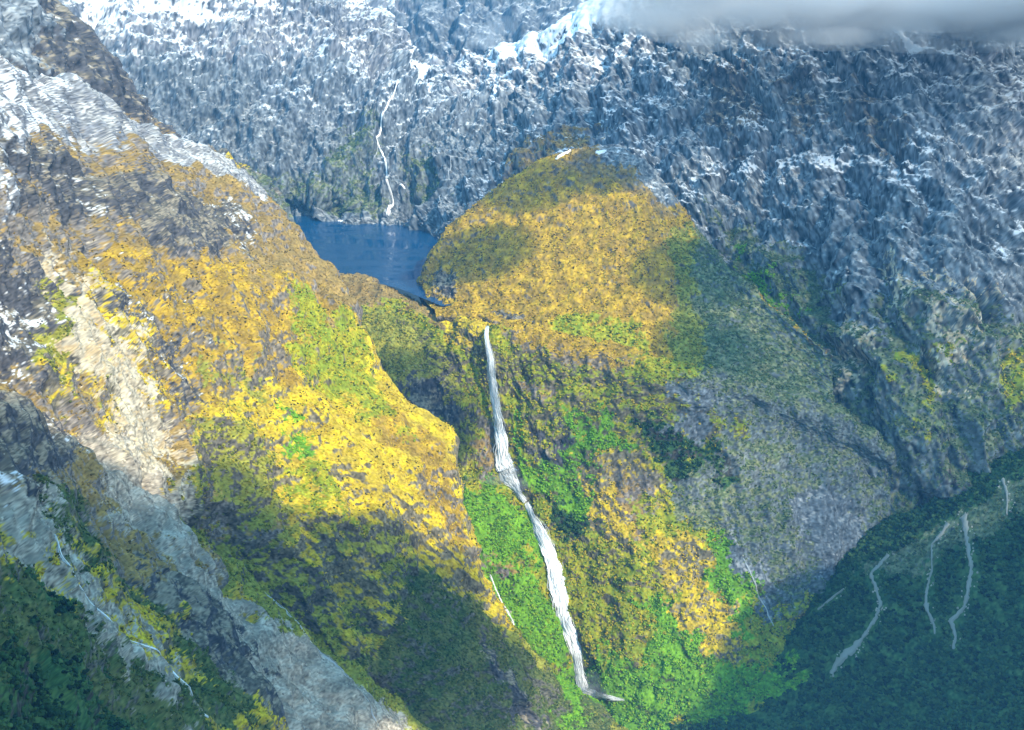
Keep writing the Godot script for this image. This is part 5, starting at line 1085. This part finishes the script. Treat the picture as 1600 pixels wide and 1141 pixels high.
func cover_of_falls_wall() -> Array:
	return [
		[[0, "y"]],
		["b", PackedVector2Array([Vector2(0.010, 0.187), Vector2(0.114, 0.171), Vector2(0.252, 0.166), Vector2(0.426, 0.171), Vector2(0.366, 0.314), Vector2(0.300, 0.279), Vector2(0.236, 0.264), Vector2(0.129, 0.324), Vector2(0.006, 0.354)])],
		["o", PackedVector2Array([Vector2(0.000, 0.359), Vector2(0.129, 0.332), Vector2(0.245, 0.305), Vector2(0.331, 0.398), Vector2(0.351, 0.522), Vector2(0.262, 0.579), Vector2(0.143, 0.556), Vector2(0.000, 0.496)])],
		["k", PackedVector2Array([Vector2(0.197, 0.458), Vector2(0.301, 0.430), Vector2(0.349, 0.476), Vector2(0.268, 0.520), Vector2(0.203, 0.518)])],
		["f", PackedVector2Array([Vector2(0.073, 0.472), Vector2(0.158, 0.493), Vector2(0.275, 0.543), Vector2(0.311, 0.576), Vector2(0.232, 0.621), Vector2(0.091, 0.597)])],
		["g", PackedVector2Array([Vector2(0.291, 0.184), Vector2(0.401, 0.162), Vector2(0.426, 0.353), Vector2(0.364, 0.377), Vector2(0.300, 0.308)])],
		["y", PackedVector2Array([Vector2(0.433, 0.171), Vector2(0.650, 0.178), Vector2(0.741, 0.178), Vector2(0.730, 0.441), Vector2(0.651, 0.462), Vector2(0.581, 0.452), Vector2(0.486, 0.423)])],
		["u", PackedVector2Array([Vector2(0.461, 0.186), Vector2(0.650, 0.178), Vector2(0.712, 0.182), Vector2(0.650, 0.382), Vector2(0.571, 0.340), Vector2(0.495, 0.322)])],
		["b", PackedVector2Array([Vector2(0.473, 0.435), Vector2(0.562, 0.430), Vector2(0.570, 0.472), Vector2(0.493, 0.477)])],
		["k", PackedVector2Array([Vector2(0.543, 0.507), Vector2(0.589, 0.487), Vector2(0.583, 0.544), Vector2(0.547, 0.547)])],
		["G", PackedVector2Array([Vector2(0.497, 0.493), Vector2(0.520, 0.540), Vector2(0.597, 0.518), Vector2(0.649, 0.545), Vector2(0.565, 0.618), Vector2(0.497, 0.598), Vector2(0.471, 0.554)])],
		["G", PackedVector2Array([Vector2(0.599, 0.470), Vector2(0.651, 0.480), Vector2(0.673, 0.561), Vector2(0.603, 0.615), Vector2(0.581, 0.553)])],
		["G", PackedVector2Array([Vector2(0.627, 0.748), Vector2(0.693, 0.764), Vector2(0.697, 0.852), Vector2(0.615, 0.849)])],
		["f", PackedVector2Array([Vector2(0.522, 0.609), Vector2(0.596, 0.604), Vector2(0.587, 0.650), Vector2(0.480, 0.670)])],
		["b", PackedVector2Array([Vector2(0.358, 0.476), Vector2(0.434, 0.502), Vector2(0.410, 0.549), Vector2(0.349, 0.554)])],
		["G", PackedVector2Array([Vector2(0.262, 0.579), Vector2(0.390, 0.555), Vector2(0.437, 0.601), Vector2(0.418, 0.677), Vector2(0.339, 0.715), Vector2(0.271, 0.695), Vector2(0.239, 0.641)])],
		["G", PackedVector2Array([Vector2(0.285, 0.695), Vector2(0.376, 0.716), Vector2(0.418, 0.773), Vector2(0.396, 0.864), Vector2(0.297, 0.843), Vector2(0.257, 0.770)])],
		["b", PackedVector2Array([Vector2(0.311, 0.695), Vector2(0.356, 0.706), Vector2(0.329, 0.733), Vector2(0.296, 0.722)])],
		["g", PackedVector2Array([Vector2(0.614, 0.532), Vector2(0.684, 0.499), Vector2(0.695, 0.578), Vector2(0.622, 0.679), Vector2(0.579, 0.640)])],
		["b", PackedVector2Array([Vector2(0.649, 0.545), Vector2(0.690, 0.558), Vector2(0.662, 0.653), Vector2(0.645, 0.610)])],
		["g", PackedVector2Array([Vector2(0.658, 0.665), Vector2(0.738, 0.629), Vector2(0.769, 0.702), Vector2(0.769, 0.816), Vector2(0.725, 0.864), Vector2(0.669, 0.776)])],
		["G", PackedVector2Array([Vector2(0.751, 0.650), Vector2(0.798, 0.617), Vector2(0.794, 0.765), Vector2(0.785, 0.867), Vector2(0.763, 0.768)])],
		["G", PackedVector2Array([Vector2(0.402, 0.846), Vector2(0.618, 0.839), Vector2(0.796, 0.867), Vector2(0.932, 0.912), Vector2(0.578, 0.948), Vector2(0.366, 0.915)])],
		["h", PackedVector2Array([Vector2(0.769, 0.178), Vector2(0.822, 0.183), Vector2(0.901, 0.183), Vector2(1.000, 0.226), Vector2(1.000, 0.628), Vector2(0.814, 0.764), Vector2(0.793, 0.665), Vector2(0.755, 0.626), Vector2(0.723, 0.534), Vector2(0.707, 0.494), Vector2(0.729, 0.386)])],  # wall under cloud shade, its darkness put in as blue-green cover
		["r", PackedVector2Array([Vector2(0.728, 0.358), Vector2(0.776, 0.387), Vector2(0.763, 0.496), Vector2(0.715, 0.484)])],
		["r", PackedVector2Array([Vector2(0.799, 0.606), Vector2(0.845, 0.688), Vector2(0.841, 0.786), Vector2(0.804, 0.765)])],
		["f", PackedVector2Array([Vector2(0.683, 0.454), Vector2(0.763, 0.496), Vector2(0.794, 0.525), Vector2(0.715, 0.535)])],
		["y", PackedVector2Array([Vector2(0.758, 0.435), Vector2(0.794, 0.452), Vector2(0.794, 0.499), Vector2(0.755, 0.513)])],
		["r", PackedVector2Array([Vector2(0.865, 0.525), Vector2(0.945, 0.509), Vector2(0.945, 0.737), Vector2(0.902, 0.750)])],
	]

func net_of_valley_floor() -> Array:
	return [
		[Vector3(-122, 349, -1655), Vector3(61, 368, -1659), Vector3(181, 390, -1650), Vector3(297, 417, -1632), Vector3(414, 457, -1636), Vector3(504, 502, -1635), Vector3(572, 559, -1649), Vector3(628, 606, -1660), Vector3(681, 644, -1659), Vector3(743, 679, -1653), Vector3(808, 720, -1660), Vector3(884, 770, -1694), Vector3(974, 825, -1711), Vector3(1086, 887, -1711)],
		[Vector3(-122, 339, -1575), Vector3(61, 358, -1579), Vector3(181, 380, -1570), Vector3(297, 407, -1552), Vector3(414, 447, -1556), Vector3(504, 492, -1555), Vector3(572, 549, -1569), Vector3(628, 596, -1580), Vector3(681, 634, -1579), Vector3(743, 669, -1573), Vector3(808, 710, -1580), Vector3(884, 760, -1614), Vector3(974, 815, -1631), Vector3(1086, 877, -1631)],
		[Vector3(-119, 327, -1525), Vector3(60, 339, -1529), Vector3(175, 378, -1505), Vector3(287, 409, -1485), Vector3(398, 436, -1477), Vector3(497, 476, -1479), Vector3(574, 533, -1493), Vector3(623, 563, -1498), Vector3(669, 591, -1495), Vector3(723, 624, -1477), Vector3(789, 671, -1470), Vector3(856, 720, -1469), Vector3(937, 770, -1478), Vector3(1036, 832, -1472)],
		[Vector3(-128, 326, -1479), Vector3(47, 332, -1489), Vector3(168, 361, -1483), Vector3(286, 387, -1468), Vector3(401, 414, -1457), Vector3(502, 455, -1449), Vector3(581, 506, -1453), Vector3(627, 535, -1454), Vector3(671, 561, -1448), Vector3(729, 598, -1430), Vector3(795, 646, -1417), Vector3(863, 695, -1412), Vector3(941, 746, -1413), Vector3(1035, 808, -1405)],
		[Vector3(-136, 333, -1434), Vector3(34, 334, -1450), Vector3(161, 352, -1461), Vector3(284, 373, -1452), Vector3(404, 400, -1436), Vector3(507, 441, -1420), Vector3(587, 486, -1413), Vector3(632, 515, -1410), Vector3(674, 540, -1402), Vector3(734, 580, -1382), Vector3(801, 629, -1364), Vector3(869, 678, -1355), Vector3(945, 730, -1347), Vector3(1033, 792, -1337)],
		[Vector3(-152, 340, -1366), Vector3(17, 339, -1390), Vector3(150, 355, -1402), Vector3(276, 373, -1398), Vector3(397, 399, -1382), Vector3(503, 435, -1364), Vector3(588, 480, -1350), Vector3(631, 505, -1341), Vector3(677, 532, -1329), Vector3(739, 572, -1309), Vector3(804, 620, -1286), Vector3(870, 668, -1273), Vector3(942, 718, -1258), Vector3(1027, 776, -1245)],
		[Vector3(-168, 346, -1299), Vector3(0, 344, -1330), Vector3(140, 359, -1343), Vector3(268, 372, -1344), Vector3(391, 398, -1329), Vector3(498, 429, -1308), Vector3(589, 474, -1287), Vector3(631, 496, -1272), Vector3(681, 523, -1257), Vector3(743, 565, -1236), Vector3(806, 611, -1208), Vector3(871, 658, -1190), Vector3(939, 707, -1170), Vector3(1020, 761, -1154)],
		[Vector3(-175, 419, -1035), Vector3(-9, 403, -1060), Vector3(117, 411, -1074), Vector3(233, 434, -1075), Vector3(343, 466, -1056), Vector3(437, 503, -1031), Vector3(516, 541, -1005), Vector3(556, 567, -990), Vector3(593, 594, -974), Vector3(653, 631, -947), Vector3(706, 677, -920), Vector3(765, 718, -898), Vector3(823, 768, -874), Vector3(891, 826, -848)],
	]

func cover_of_valley_floor() -> Array:
	return [
		[[0, "f"]],
		["h", PackedVector2Array([Vector2(0.535, 0.164), Vector2(0.616, 0.138), Vector2(0.695, 0.126), Vector2(0.770, 0.137), Vector2(0.874, 0.159), Vector2(0.953, 0.164), Vector2(1.000, 0.213), Vector2(0.946, 0.224), Vector2(0.814, 0.234), Vector2(0.710, 0.213), Vector2(0.621, 0.221)])],
		["G", PackedVector2Array([Vector2(0.000, 0.047), Vector2(0.192, 0.156), Vector2(0.316, 0.152), Vector2(0.376, 0.272), Vector2(0.383, 0.463), Vector2(0.308, 0.571), Vector2(0.210, 0.689), Vector2(0.173, 0.862), Vector2(0.026, 0.737)])],
		["y", PackedVector2Array([Vector2(0.138, 0.292), Vector2(0.200, 0.285), Vector2(0.202, 0.432), Vector2(0.146, 0.528)])],
	]
